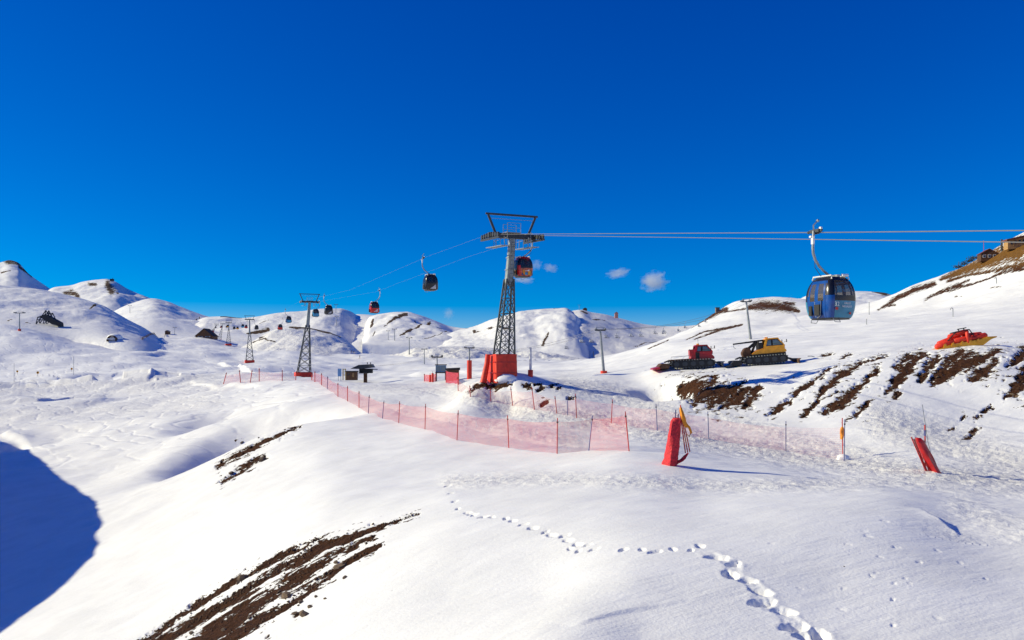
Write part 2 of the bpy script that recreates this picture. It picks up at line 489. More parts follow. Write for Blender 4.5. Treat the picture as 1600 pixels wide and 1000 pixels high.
# bare ground in the near terrain: (polyline of column, row, half thickness in rows), min and max distance
BARE = [
 # foreground stripes
 ([(655,802,1.2),(630,811,2.2),(590,824,5),(550,838,7),(505,853,8),(470,872,9),(430,893,9),(380,925,9),(310,968,9),(240,1006,10)], 8, 60),
 ([(502,838,1.5),(478,852,4),(440,868,5),(400,890,5),(350,918,5),(300,950,5),(250,985,5),(205,1012,6)], 8, 60),
 ([(585,838,3),(555,850,5),(520,868,6),(480,892,10),(430,922,12),(385,952,14),(330,990,16),(300,1012,16)], 8, 60),
 ([(598,850,2),(575,862,4),(540,878,5),(500,908,7),(465,935,9),(420,962,10),(380,985,9),(345,1010,9)], 8, 60),
 ([(490,855,2),(450,880,3),(400,910,3),(340,948,3),(270,995,3)], 8, 60),
 ([(470,955,5),(462,962,4)], 8, 60), ([(420,993,2),(416,996,2)], 8, 60),
 # left stripes
 ([(472,666,1.5),(455,671,2.5),(440,679,3),(410,692,3),(385,705,6),(362,715,6),(340,728,4)], 20, 120),
 ([(415,712,4),(395,722,5),(370,738,5),(345,753,3)], 20, 120),
 # under the near tower
 ([(742,603,2),(760,601,5),(775,602,4),(783,598,1)], 55, 90), ([(760,606,3),(790,601,4),(800,600,2)], 55, 90), ([(735,612,2),(752,603,2)], 55, 90),
 ([(818,603,2),(828,601,2)], 50, 90), ([(836,601,2),(846,600,2)], 50, 90), ([(840,611,2),(848,607,2)], 50, 90),([(845,632,3),(856,627,3)], 50, 90),([(886,622,2),(896,622,2)], 50, 90),
 ([(860,604,1.5),(868,600,1)], 50, 90),([(870,608,1.2),(876,604,1.2)], 50, 90),
 # cut bank below the groomers
 ([(1064,596,3),(1064,610,8),(1075,604,15),(1095,610,20),(1110,614,20),(1125,610,16),(1140,604,8)], 45, 90),
 ([(1118,590,5),(1105,610,9),(1085,628,6)], 45, 90),([(1150,604,5),(1130,620,9),(1108,632,5)], 45, 90),
 ([(1172,606,3),(1152,622,8),(1130,635,4)], 45, 90),([(1190,602,3),(1176,618,8),(1160,636,4)], 45, 90),([(1165,594,2),(1150,604,3)], 45, 90),
 # long diagonal strips on the bank
 ([(1310,572,1.5),(1290,580,2.5),(1262,601,4),(1240,618,5),(1218,637,4),(1200,649,2)], 40, 90),
 ([(1385,555,2),(1345,567,4),(1315,583,7),(1290,605,7),(1280,617,4)], 40, 90),
 ([(1280,622,3),(1265,640,4),(1252,652,2)], 40, 90),
 ([(1372,577,5),(1350,597,6),(1330,612,7),(1312,628,9),(1290,642,5)], 40, 90),
 ([(1450,551,2),(1432,560,8),(1412,580,10),(1395,602,8),(1385,613,3)], 40, 90),
 ([(1465,558,6),(1450,572,8),(1440,590,6)], 40, 90),([(1420,557,5),(1400,570,5)], 40, 90),
 ([(1558,546,4),(1540,556,10),(1520,563,12),(1500,568,11),(1480,585,10),(1455,602,3)], 40, 90),
 ([(1555,560,8),(1540,578,10),(1520,592,5)], 40, 90),([(1500,548,4),(1480,565,9),(1460,590,5)], 40, 90),
 ([(1600,552,8),(1585,562,6),(1575,572,3)], 40, 90),([(1605,580,9),(1590,605,10),(1572,622,3)], 40, 90),
 ([(1360,628,2),(1345,642,5),(1325,655,2)], 40, 90),([(1404,615,3),(1396,620,3)], 40, 90),
 ([(1548,635,2),(1538,643,3)], 40, 90),([(1530,650,2),(1524,653,2)], 40, 90),([(1522,670,4),(1516,682,4),(1506,686,2)], 35, 90),([(1508,650,2),(1503,655,2)], 35, 90),([(1490,669,1.5),(1482,673,1.5)], 35, 90),
 # behind the yellow groomer
 ([(1285,556,2),(1300,553,2)], 60, 100),([(1318,557,1.5),(1330,553,1.5)], 60, 100),
 # upper right slope
 ([(1372,484,1.5),(1388,475,3),(1400,466,4),(1430,452,5),(1460,443,4)], 150, 330),
 ([(1445,468,1.5),(1460,460,3),(1490,448,4),(1515,437,2)], 150, 330),([(1480,455,2),(1530,440,1.6),(1600,414,2)], 150, 330),
 ([(1480,440,2),(1510,430,2.2),(1560,421,3.5),(1610,408,4)], 150, 330),([(1560,428,1.5),(1620,415,4)], 150, 330),
 ([(1470,436,3),(1495,426,7),(1520,416,11),(1560,400,16),(1610,385,22),(1700,350,34)], 150, 330),
 ([(1388,478,1.2),(1400,476,1.5)], 150, 330),([(1490,463,1),(1503,462,1)], 150, 330),([(1545,450,1),(1565,447,.8)], 150, 330),
 ([(1072,531,.8),(1100,518,1.2),(1140,511,1.4),(1150,508,.8)], 150, 380),([(1080,511,2),(1100,500,2),(1115,493,3)], 250, 420),
 ([(1100,500,2),(1115,490,4),(1135,483,4)], 250, 420),([(1130,488,1),(1165,482,1.5)], 250, 420),([(1085,530,1),(1120,517,2),(1160,507,1.5)], 150, 420),
 ([(1172,480,5),(1190,477,9),(1215,478,9),(1235,482,6),(1248,486,3)], 250, 420),([(1225,473,3),(1240,474,3)], 250, 420),
 ([(1012,545,.8),(1045,531,.9)], 150, 420),
]
BARE = [([(a, b, c * (1.12 if (1 < i and dm in (40, 45)) else 1.0)) for a, b, c in pl], dm, dx) for i, (pl, dm, dx) in enumerate(BARE)]
def bare_field(x, y, z, table):
    d = np.maximum(y, 1.0)
    px, py = CX + FPX * x / d, HY - FPX * z / d
    f = np.full(x.shape, -1.0)
    for pl, dmin, dmax in table:
        a = np.array(pl, float)
        w = a[:, 2].max() * 2 + 4
        m = (y > dmin) & (y < dmax) & (px > a[:, 0].min() - w) & (px < a[:, 0].max() + w) & (py > a[:, 1].min() - w) & (py < a[:, 1].max() + w)
        if not m.any():
            continue
        X, Y = px[m], py[m]
        best = np.full(X.shape, -1.0)
        halo = np.full(X.shape, -1.0)
        if dmax <= 120:
            xw, yw = x[m], y[m]
            sc = (dmin + dmax) * .012
            wv = min(5.0, a[:, 2].max() * .8)
            X = X + wv * 1.6 * fbm(xw, yw, 1.1 * sc, 3, .6, 61)
            Y = Y + wv * fbm(xw, yw, .8 * sc, 3, .6, 64)
            spk = fbm(xw, yw, .5 * sc, 3, .6, 67)
        for i in range(len(a) - 1):
            ax, ay, aw = a[i]; bx, by, bw = a[i + 1]
            dx, dy = bx - ax, by - ay
            t = np.clip(((X - ax) * dx + (Y - ay) * dy) / (dx * dx + dy * dy + 1e-9), 0, 1)
            q = np.hypot(X - ax - t * dx, Y - ay - t * dy)
            best = np.maximum(best, 1 - q / (aw + t * (bw - aw)))
            if dmax <= 120:
                halo = np.maximum(halo, 1 - q / (3.2 * (aw + t * (bw - aw)) + 2))
        if dmax <= 120:
            best = np.maximum(best, np.where(halo > 0, halo * .7 + spk * 1.5 - .95, -1))
        f[m] = np.maximum(f[m], best)
    return f

def build_ground():
    cols = np.concatenate([np.radians(np.linspace(-180, -36.5, 70, endpoint=False)), np.arctan((np.arange(-100, 1701, 1.7) - CX) / FPX), np.radians(np.linspace(36.5, 180, 70))])
    rows = np.concatenate([np.geomspace(1.2, 9, 24, endpoint=False), np.geomspace(9, 70, 520, endpoint=False), np.geomspace(70, 220, 230, endpoint=False), np.geomspace(220, 900, 150)])
    TH, RR = np.meshgrid(cols, rows)
    X, Y = RR * np.sin(TH), RR * np.cos(TH)
    Z = base_height(X, Y) + relief(X, Y)
    nr = int(np.searchsorted(rows, 45))
    Zs = Z.copy()
    Z[:nr] += fine_relief(X[:nr], Y[:nr])
    bare = bare_field(X, Y, Zs, BARE)
    # earth lies a little below the snow crust and is lumpy
    e = smooth(-.1, .35, bare)
    Z += e * (-0.06 + 0.10 * fbm(X, Y, .9, 3, .6, 31)) * np.clip(Y / 30, .5, 2)
    # chopped snow: both edges of the piste, the bank foot, the left middle ground
    px = CX + FPX * X / np.maximum(Y, 1.0); py = HY - FPX * Zs / np.maximum(Y, 1.0)
    rough = np.zeros(X.shape)
    def blob(pl, w, a):
        nonlocal rough
        m = (Y > 18) & (Y < 220)
        d, s, t = seg_dist(px[m], py[m], pl)
        rough[m] = np.maximum(rough[m], a * np.exp(-(d / w) ** 2))
    blob([(700,600),(800,640),(930,655),(1060,680),(1250,712),(1420,735),(1600,752)], 20, 1.0)
    blob([(880,600),(950,612),(1020,640),(1060,655)], 22, .9)
    blob([(1120,650),(1250,690),(1400,720)], 16, .7)
    blob([(1380,660),(1480,690),(1600,730)], 34, .9)
    blob([(560,620),(640,645),(740,660),(900,690)], 16, .55)
    blob([(560,605),(700,610)], 12, .7)
    blob([(700,752),(900,748),(1150,760),(1400,752),(1600,770)], 12, .55)
    blob([(1480,860),(1600,930)], 60, .35)
    blob([(1500,790),(1600,830)], 30, .45)
    blob([(0,600),(150,600),(330,590)], 28, .7)
    blob([(0,650),(150,640),(330,625)], 20, .5)
    z2 = fbm(X, Y, .8, 3, .65, 41)
    Z += rough * z2 * .10 * (1 - e)
    tracks = np.maximum(smooth(60, 110, Y) * (1 - smooth(430, 600, px)), .6 * np.clip(rough * 2, 0, 1))
    tracks = np.maximum(tracks, .5 * smooth(85, 130, Y) * smooth(900, 1000, px))
    grass = smooth(1440, 1500, px) * (1 - smooth(424, 440, py + (px - 1500) * .2)) * smooth(150, 180, Y)
    blob([(560,600),(660,625),(800,665),(950,690)], 30, .35)
    return grid_mesh('snow_ground', X, Y, Z, M_SNOW, {'bare': bare, 'rough': np.clip(rough, 0, 1), 'tracks': tracks, 'grass': grass})
GROUND = build_ground()

# ------------------------------------------------------------------ hills behind
def curve(pts, q):
    a = np.array(pts, float)
    x = a[:, 0]
    out = []
    for k in (1, 2):
        v = a[:, k]
        h = np.diff(x); s = np.diff(v) / h
        m = np.zeros(len(x))
        for i in range(1, len(x) - 1):
            m[i] = 0 if s[i - 1] * s[i] <= 0 else 2 * s[i - 1] * s[i] / (s[i - 1] + s[i])
        m[0], m[-1] = s[0], s[-1]
        i = np.clip(np.searchsorted(x, q) - 1, 0, len(x) - 2)
        t = (q - x[i]) / h[i]
        out.append((2 * t ** 3 - 3 * t ** 2 + 1) * v[i] + (t ** 3 - 2 * t ** 2 + t) * h[i] * m[i] + (-2 * t ** 3 + 3 * t ** 2) * v[i + 1] + (t ** 3 - t ** 2) * h[i] * m[i + 1])
    return out

def hill(crest, foot, back=0.5, drop=0.6, amp=1.0, lam=60.0, seed=0, bare=(), power=1.0, step=1.5, rows=70, rough=0.3, bumps=(), tracks=.35):
    """a ridge: front face from its foot line up to its skyline, rounded over the top and down the back"""
    q = np.arange(crest[0][0], crest[-1][0] + .01, step)
    cy, cd = curve(crest, q)
    fy, fd = curve(foot, q)
    v = np.concatenate([np.linspace(-.6, -.02, 12), np.linspace(0, 1, rows), 1 + np.linspace(.02, 1, rows // 2)])
    V = v[:, None]
    D = np.where(V <= 1, fd + (cd - fd) * np.where(V < 0, V * .2, V), cd + cd * back * (V - 1))
    zc, zf = (HY - cy) / FPX * cd, (HY - fy) / FPX * fd
    G = np.sin(np.clip(V, 0, 1) * np.pi / 2) ** power + np.minimum(V, 0) * 1.8
    PYV = fy + (cy - fy) * G + np.maximum(-V, 0) * 50
    Z = np.where(V <= 1, (HY - PYV) / FPX * D, zc - (zc - zf + cd * .02) * drop * (1 - np.cos(np.clip(V - 1, 0, 1) * np.pi / 2)) * 1.6)
    X = (q - CX)[None] / FPX * D
    Y = D + 0 * X
    fade = np.clip(np.sin(np.clip(V, 0, 1) * np.pi) * 1.2 + .12, 0, 1)
    Zs = Z.copy()
    Z = Z + fbm(X, Y, lam, 4, .52, seed) * amp * fade + (perlin(X / (lam * .45), Y / (lam * 2.2), seed + 50) * .9 + perlin(X / (lam * .18), Y / (lam * .9), seed + 51) * .35 - np.abs(perlin(X / (lam * .7), Y / (lam * 1.6), seed + 52)) * 1.2) * amp * .8 * np.clip(np.sin(np.clip(V, 0, 1) * np.pi) * 1.2, 0, 1) + (fbm(X, Y, lam * .2, 3, .55, seed + 60) * amp * .26 + fbm(X, Y, lam * .06, 2, .5, seed + 63) * amp * .06) * fade
    for (bx, by, bh, brx, bry) in bumps:      # column, row fraction, height, radii (columns, fraction)
        Z += bh * np.exp(-((q[None] - bx) / brx) ** 2 - ((V - by) / bry) ** 2)
    f = bare_field(X, Y, Zs, [(b, 1, 1e6) for b in bare]) if bare else np.full(X.shape, -1.0)
    f = np.where(V <= 1.05, f, -1.0)
    return grid_mesh('hill', X, Y, Z, M_SNOW_FAR, {'bare': f, 'rough': np.full(X.shape, rough), 'tracks': np.full(X.shape, tracks)})

# far left peaks
hill([(-300,445,2500),(-60,424,2500),(0,411,2500),(14,407,2500),(27,410,2500),(45,428,2500),(85,456,2500),(140,490,2500)],
     [(-300,475,1900),(140,500,1900)], amp=10, lam=240, seed=2, power=.8, bare=[[(0,409,2),(22,408,3),(32,413,2)],[(30,415,1.5),(50,432,1)],[(2,424,1),(16,420,1)]])
hill([(50,478,2200),(85,449,2200),(110,446,2200),(130,440,2200),(150,437,2200),(166,436,2200),(178,439,2200),(200,452,2200),(235,466,2200),(330,505,2200)],
     [(50,500,1700),(330,515,1700)], amp=10, lam=200, seed=4, power=.8, bare=[[(168,442,5),(175,452,7),(174,460,5)],[(138,441,2),(150,442,2)],[(102,457,4),(112,455,5),(122,461,3)],[(183,455,3),(184,463,2)]])
hill([(130,505,1500),(170,490,1500),(205,474,1500),(238,466,1500),(260,471,1500),(285,481,1500),(318,493,1500),(360,503,1500),(430,515,1500)],
     [(130,530,800),(250,530,800),(430,530,800)], amp=6, lam=160, seed=6, power=.6, bare=[[(255,477,1),(270,480,1)],[(305,497,.8),(312,494,.8)]])
# big rounded shoulder on the left, its right flank falling away from the sun
hill([(-400,420,640),(-100,438,640),(0,446,640),(60,452,640),(95,459,640),(130,467,635),(160,478,630),(182,490,620),(205,503,610),(230,516,600),(262,540,590),(300,575,580)],
     [(-400,522,440),(0,522,440),(100,533,440),(200,537,430),(262,565,430),(300,620,430)], amp=3.0, lam=70, seed=9, power=.55, bare=[[(140,481,1),(152,478,1)],[(12,500,1.5),(18,498,1.5)],[(40,502,1),(48,503,1)]])
# saddle and smaller domes left of the middle
hill([(280,520,1100),(300,505,1100),(325,495,1100),(350,494,1100),(378,497,1100),(400,495,1100),(430,490,1100),(473,486,1100),(510,482,1100),(530,482,1120),(546,486,1160),(558,493,1190),(575,505,1200),(610,530,1200)],
     [(280,550,750),(500,552,770),(610,560,800)], amp=5, lam=90, seed=12, bare=[[(345,494,.8),(378,497,.8)],[(400,507,.8),(420,500,1)],[(385,520,1),(420,514,2)]])
hill([(372,545,620),(395,533,620),(420,519,620),(440,512,620),(458,510,620),(480,512,620),(510,518,620),(532,526,615),(546,535,610),(560,548,600),(585,570,580)],
     [(372,562,470),(470,566,440),(585,580,430)], amp=2.2, lam=40, seed=14, rough=.7, bare=[[(452,511,1),(480,512,1.5),(510,519,1.5),(532,527,1.2)],[(405,528,1.2),(425,522,1)],[(395,535,1),(412,531,1.2),(430,531,.8)]])
# piste dome and striped hill in the middle
hill([(525,520,1250),(545,496,1250),(560,491,1250),(580,492,1240),(610,500,1240),(660,515,1240)],
     [(525,545,800),(660,545,800)], amp=2, lam=120, seed=16, rough=.1)
hill([(566,520,1050),(578,495,1050),(600,490,1050),(620,488,1050),(636,488,1050),(655,492,1050),(680,501,1050),(705,510,1050),(735,514,1050),(790,520,1050)],
     [(566,538,740),(790,545,740)], amp=5, lam=90, seed=18, rough=.2,
     bare=[[(579,508,2),(583,498,1.5)],[(600,507,.8),(615,498,1.6),(628,492,2.2),(636,491,1.5)],[(625,520,1),(640,514,1.5),(660,505,1.6),(672,502,1.2)],[(640,515,.8),(652,509,1.2)],[(648,498,1),(658,506,1.2)],[(672,508,1),(690,517,1.4)],[(660,530,.6),(700,520,.6),(740,514,.8)],[(700,523,1),(720,517,2),(740,514,1.5)],[(582,520,1),(586,512,1)]])
# hill behind the near tower, two gullies on its right flank
hill([(650,540,900),(700,521,900),(735,512,900),(770,499,900),(800,490,900),(830,484,900),(860,482,900),(882,481,900),(895,487,900),(908,499,900),(920,520,890)],
     [(650,560,620),(920,570,560)], amp=5, lam=80, seed=22, power=.75, bare=[[(805,487,1),(812,485,1.5)],[(865,481,1),(885,480,1.5)],[(740,514,1.5),(760,511,1),(800,514,1.2)],[(780,500,.8),(800,497,.8)],[(848,534,2),(854,524,3),(857,520,2)]])
hill([(855,545,905),(868,522,905),(880,502,905),(893,486,905),(908,484,905),(925,488,910),(945,491,920),(972,498,940),(1010,507,980),(1040,510,980),(1080,509,980),(1120,505,980),(1200,520,980)],
     [(855,568,590),(1200,565,600)], amp=3, lam=90, seed=24, rough=.7, bare=[[(908,486,1.2),(918,489,1)],[(925,499,.8),(945,498,.8)],[(990,541,.5),(1026,531,.7)]])
# rise behind the lift stations
hill([(560,572,560),(600,561,560),(640,549,560),(680,542,560),(720,541,560),(760,544,560),(800,548,560),(850,552,540),(920,562,500)],
     [(560,582,380),(700,580,360),(920,578,360)], amp=3.2, lam=36, seed=26, rough=.8)
# right background
hill([(1200,520,720),(1235,478,720),(1252,466,720),(1265,461,720),(1300,458,720),(1345,455,720),(1380,457,720),(1396,462,710),(1420,476,700),(1480,500,700)],
     [(1200,520,420),(1480,520,420)], amp=3, lam=70, seed=28, rough=.1, bare=[[(1362,455,1),(1395,460,1.5)]])

# off to the left: the spur whose shadow fills the gully
def spur():
    edge = [(-60,1040,27),(0,994,31.5),(40,962,34),(80,930,38.5),(110,905,41),(134,880,44),(150,850,48),(163,815,54),(150,788,60),(120,765,68),(90,742,80),(60,716,98),(44,702,108),(10,690,118),(-30,680,128)]
    cr = []
    for px, py, d in edge:
        x, y, z = near_hit(px, py)
        p = Vector((x, y, z)) + sun_dir * (30 + 0.12 * (y - 30))
        cr.append(p)
    # run the spur on past both ends
    a, b = cr[0], cr[-1]
    cr = [a + (a - cr[1]).normalized() * 14 + Vector((-8, 0, -3))] + cr + [b + Vector((-18, 22, -2))]
    n = 160
    P = []
    tot = np.cumsum([0] + [(cr[i + 1] - cr[i]).length for i in range(len(cr) - 1)])
    s = np.linspace(0, tot[-1], n)
    cx, cy, cz = [np.interp(s, tot, [p[k] for p in cr]) for k in range(3)]
    w = np.concatenate([np.linspace(-1, 0, 30), np.linspace(0, 1, 34)[1:]])[:, None]
    X = cx[None] + np.where(w > 0, w * 20, w * 40)
    Y = cy[None] + np.where(w > 0, w * 3, w * 6)
    zb = -22.0
    Z = np.where(w > 0, cz[None] + (zb - cz[None]) * np.abs(w) ** .9, cz[None] + (zb - cz[None]) * np.abs(w) ** 1.3)
    Z = Z + fbm(X, Y, 12, 3, .5, 44) * .9 * np.clip(np.abs(w) * 4, .25, 1) + fbm(X, Y, 2.2, 3, .6, 47) * .16
    return grid_mesh('hill', X, Y, Z, M_SNOW, {'bare': np.full(X.shape, -1.0), 'rough': np.full(X.shape, .2)})
spur()

# ================================================================== builders
def link(o, parent=None):
    COL.objects.link(o)
    if parent is not None:
        o.parent = parent
    return o

def thing(name, label, cat, loc=(0, 0, 0), rz=0.0, group=None, rot=None):
    o = bpy.data.objects.new(name, None)
    o.empty_display_size = 0.3
    o.location = loc
    o.rotation_euler = rot if rot else (0, 0, rz)
    link(o)
    tag(o, label, cat, group)
    return o

def tag(o, label=None, cat=None, group=None, kind=None):
    if label: o['label'] = label
    if cat: o['category'] = cat
    if group: o['group'] = group
    if kind: o['kind'] = kind
    return o

def copy_tree(o, parent=None):
    c = o.copy()
    link(c, parent)
    if parent is not None:
        c.matrix_parent_inverse = o.matrix_parent_inverse
    for ch in list(o.children):
        copy_tree(ch, c)
    return c

def recolor(root, swap):
    """give the parts of one copy another paint: {part name: material}"""
    for ch in root.children_recursive:
        base = ch.name.split('.')[0]
        if base in swap and ch.material_slots:
            ch.material_slots[0].link = 'OBJECT'
            ch.material_slots[0].material = swap[base]

class MB:
    """collects simple solids and links them as one mesh"""
    def __init__(s):
        s.v, s.f = [], []
    def add(s, vs, fs):
        k = len(s.v)
        s.v += [tuple(v) for v in vs]
        s.f += [tuple(i + k for i in f) for f in fs]
        return s
    def box(s, c, sz, M=None, taper=1.0):
        c = Vector(c); hx, hy, hz = sz[0] / 2, sz[1] / 2, sz[2] / 2
        vs = []
        for z in (-1, 1):
            t = taper if z > 0 else 1.0
            for x, y in ((-1, -1), (1, -1), (1, 1), (-1, 1)):
                p = Vector((x * hx * t, y * hy * t, z * hz))
                vs.append(c + (M @ p if M else p))
        return s.add(vs, [(3, 2, 1, 0), (4, 5, 6, 7), (0, 1, 5, 4), (1, 2, 6, 5), (2, 3, 7, 6), (3, 0, 4, 7)])
    def beam(s, p, q, w, h=None, up=(0, 0, 1), w2=None, h2=None):
        p, q = Vector(p), Vector(q)
        h = w if h is None else h
        w2, h2 = (w if w2 is None else w2), (h if h2 is None else h2)
        d = (q - p).normalized()
        u = Vector(up)
        if abs(d.dot(u)) > .98: u = Vector((0, 1, 0))
        a = d.cross(u).normalized(); b = a.cross(d)
        vs = []
        for o, ww, hh in ((p, w, h), (q, w2, h2)):
            for x, y in ((-1, -1), (1, -1), (1, 1), (-1, 1)):
                vs.append(o + a * (x * ww / 2) + b * (y * hh / 2))
        return s.add(vs, [(0, 1, 2, 3), (7, 6, 5, 4), (4, 5, 1, 0), (5, 6, 2, 1), (6, 7, 3, 2), (7, 4, 0, 3)])
    def tube(s, pts, r, n=8, closed=False):
        pts = [Vector(p) for p in pts]
        rs = r if isinstance(r, (list, tuple)) else [r] * len(pts)
        k0 = len(s.v); m = len(pts)
        ref = Vector((0, 0, 1))
        for i, p in enumerate(pts):
            if closed:
                d = (pts[(i + 1) % m] - pts[i - 1]).normalized()
            else:
                d = (pts[min(i + 1, m - 1)] - pts[max(i - 1, 0)]).normalized()
            u = ref if abs(d.dot(ref)) < .95 else Vector((1, 0, 0))
            a = d.cross(u).normalized(); b = d.cross(a)
            for j in range(n):
                t = 2 * math.pi * j / n
                s.v.append(tuple(p + (a * math.cos(t) + b * math.sin(t)) * rs[i]))
        for i in range(m if closed else m - 1):
            for j in range(n):
                a0, a1 = k0 + i * n + j, k0 + i * n + (j + 1) % n
                ii = (i + 1) % m
                b0, b1 = k0 + ii * n + j, k0 + ii * n + (j + 1) % n
                s.f.append((a0, a1, b1, b0))
        if not closed:
            s.f.append(tuple(k0 + j for j in reversed(range(n))))
            s.f.append(tuple(k0 + (m - 1) * n + j for j in range(n)))
        return s
    def cyl(s, p, q, r, n=12, r2=None):
        return s.tube([p, q], [r, r if r2 is None else r2], n)
    def prism(s, prof, y0, y1, ax=0):
        """profile in the XZ plane (ax=0) or YZ plane (ax=1), extruded along the other axis; y0/y1 may be functions of the point"""
        n = len(prof); vs = []
        for k in (y0, y1):
            for a, z in prof:
                t = k(a, z) if callable(k) else k
                vs.append((a, t, z) if ax == 0 else (t, a, z))
        fs = [tuple(range(n)), tuple(reversed(range(n, 2 * n)))]
        for i in range(n):
            j = (i + 1) % n
            fs.append((j, i, n + i, n + j))
        return s.add(vs, fs)
    def blob(s, c, r, n=8, m=6, jit=0.0, seed=0):
        rd = random.Random(seed)
        k0 = len(s.v)
        c = Vector(c)
        rr = (r, r, r) if isinstance(r, (int, float)) else r
        s.v.append((c.x, c.y, c.z + rr[2]))
        for i in range(1, m):
            p = math.pi * i / m
            for j in range(n):
                t = 2 * math.pi * j / n
                k = 1 + rd.uniform(-jit, jit)
                s.v.append((c.x + rr[0] * k * math.sin(p) * math.cos(t), c.y + rr[1] * k * math.sin(p) * math.sin(t), c.z + rr[2] * k * math.cos(p)))
        s.v.append((c.x, c.y, c.z - rr[2]))
        e = len(s.v) - 1
        for j in range(n):
            s.f.append((k0, k0 + 1 + j, k0 + 1 + (j + 1) % n))
            s.f.append((e, k0 + 1 + (m - 2) * n + (j + 1) % n, k0 + 1 + (m - 2) * n + j))
        for i in range(m - 2):
            for j in range(n):
                a = k0 + 1 + i * n
                s.f.append((a + j, a + n + j, a + n + (j + 1) % n, a + (j + 1) % n))
        return s
    def mesh(s, name, mat, smooth=False, bevel=0.0):
        me = bpy.data.meshes.new(name)
        me.from_pydata(s.v, [], s.f)
        import bmesh
        bm = bmesh.new(); bm.from_mesh(me)
        if smooth:
            bmesh.ops.remove_doubles(bm, verts=bm.verts, dist=1e-4)
        bmesh.ops.recalc_face_normals(bm, faces=bm.faces)
        if bevel:
            bmesh.ops.bevel(bm, geom=[e for e in bm.edges if len(e.link_faces) == 2 and e.calc_face_angle(0) > .5], offset=bevel, segments=2, affect='EDGES', clamp_overlap=True)
        bm.to_mesh(me); bm.free()
        if smooth:
            me.polygons.foreach_set('use_smooth', [True] * len(me.polygons))
            try:
                me.set_sharp_from_angle(angle=R(45))
            except Exception:
                pass
        me.materials.append(mat)
        return me
    def build(s, name, mat, parent=None, smooth=False, bevel=0.0):
        o = bpy.data.objects.new(name, s.mesh(name, mat, smooth, bevel))
        return link(o, parent)

from mathutils.bvhtree import BVHTree
bpy.context.view_layer.update()
_dg = bpy.context.evaluated_depsgraph_get()
_TREES = [BVHTree.FromObject(o, _dg) for o in COL.objects if o.type == 'MESH']
def cast(o, d):
    best, bd = None, 1e9
    for t in _TREES:
        loc, nor, idx, dist = t.ray_cast(o, d)
        if loc is not None and dist < bd:
            best, bd = loc, dist
    return best
def hit(px, py):
    """where the line of sight through a pixel meets the terrain"""
    p = cast(Vector((0, 0, 0)), Vector(((px - CX) / FPX, 1, (HY - py) / FPX)).normalized())
    return p if p is not None else at(px, py, 600)
def ground(x, y):
    p = cast(Vector((x, y, 300)), Vector((0, 0, -1)))
    return p.z if p is not None else 0.0

# ------------------------------------------------------------------ paints
STEEL = plain('galvanised_steel', (0.30, 0.32, 0.33), .45, .6)
DARKSTEEL = plain('dark_steel', (0.055, 0.06, 0.065), .5, .5)
TOWERGREEN = plain('tower_grey_green', (0.30, 0.33, 0.32), .5, .2)
LATTICE = plain('lattice_steel', (0.075, 0.085, 0.085), .5, .3)
WHITE = plain('white_paint', (0.75, 0.75, 0.74), .4, 0, .12)
REDPAD = plain('red_padding', (0.72, 0.036, 0.012), .55, 0, .3, 2.0, bump=.5)
REDPAINT = plain('red_paint', (0.50, 0.012, 0.015), .35, 0, .3)
YELLOW = plain('groomer_yellow', (0.86, 0.37, 0.012), .35, 0, .25)
ORANGE = plain('orange_cloth', (0.80, 0.28, 0.01), .7, 0, .2)
BLACK = plain('black_rubber', (0.014, 0.014, 0.015), .7, 0, .4)
RUST = plain('rusty_brown', (0.11, 0.05, 0.022), .8, .1, .5)
BLUE = plain('cabin_blue', (0.008, 0.065, 0.28), .22, 0, .2)
TEAL = plain('cabin_teal', (0.02, 0.22, 0.36), .3, 0, .3, 2.0)
NAVY = plain('cabin_black', (0.012, 0.014, 0.022), .3, 0, .3)
BELT = plain('cabin_belt', (0.008, 0.009, 0.014), .25, 0, .3)
CABRED = plain('cabin_red', (0.55, 0.012, 0.015), .3, 0, .25)
CABTEAL = plain('cabin_light_blue', (0.03, 0.28, 0.50), .3, 0, .25)
COLOURS = plain('cabin_mural', (0.50, 0.10, 0.05), .35, 0, .9, 5.0)
WOOD = plain('brown_wood', (0.14, 0.065, 0.025), .75, 0, .4)
DARKROOF = plain('dark_roof', (0.035, 0.025, 0.022), .8, 0, .4)
REDROOF = plain('red_brown_roof', (0.16, 0.045, 0.025), .8, 0, .4)
STONEWALL = plain('grey_stone', (0.24, 0.19, 0.15), .9, 0, .4)
OCHRE = plain('ochre_wall', (0.42, 0.24, 0.09), .8, 0, .3)
BUSH = plain('bush_leaf', (0.03, 0.035, 0.022), .8, 0, .5)
POLERED = plain('pole_red', (0.55, 0.03, 0.02), .45, 0, .25)
POLEBLUE = plain('pole_blue', (0.10, 0.11, 0.28), .45, 0, .3)
ROPE = plain('steel_rope', (0.17, 0.17, 0.18), .6, .1, .1)
SIGNBLUE = plain('sign_blue', (0.10, 0.28, 0.50), .5, 0, .2)
TANK = plain('yellow_frame', (0.62, 0.45, 0.10), .5, 0, .2)
STONE = plain('field_stone', (0.17, 0.115, 0.075), .9, 0, .55, 6.0, bump=.6)
CLOTH = plain('dark_cloth', (0.02, 0.02, 0.03), .8, 0, .3)
SKIN = plain('skin', (0.45, 0.26, 0.18), .6, 0, .1)

def glass(name, tint, alpha, rough=.06):
    m, n, b, out = new_mat(name)
    b.inputs['Base Color'].default_value = (*tint, 1)
    b.inputs['Roughness'].default_value = rough
    b.inputs['Alpha'].default_value = alpha
    b.inputs['Specular IOR Level'].default_value = .6
    return m
GLASS = glass('tinted_glass', (0.12, 0.085, 0.04), .62)
GLASS_DARK = glass('dark_glass', (0.02, 0.022, 0.025), .85)
GLASS_PALE = glass('cab_glass', (0.20, 0.28, 0.30), .75)

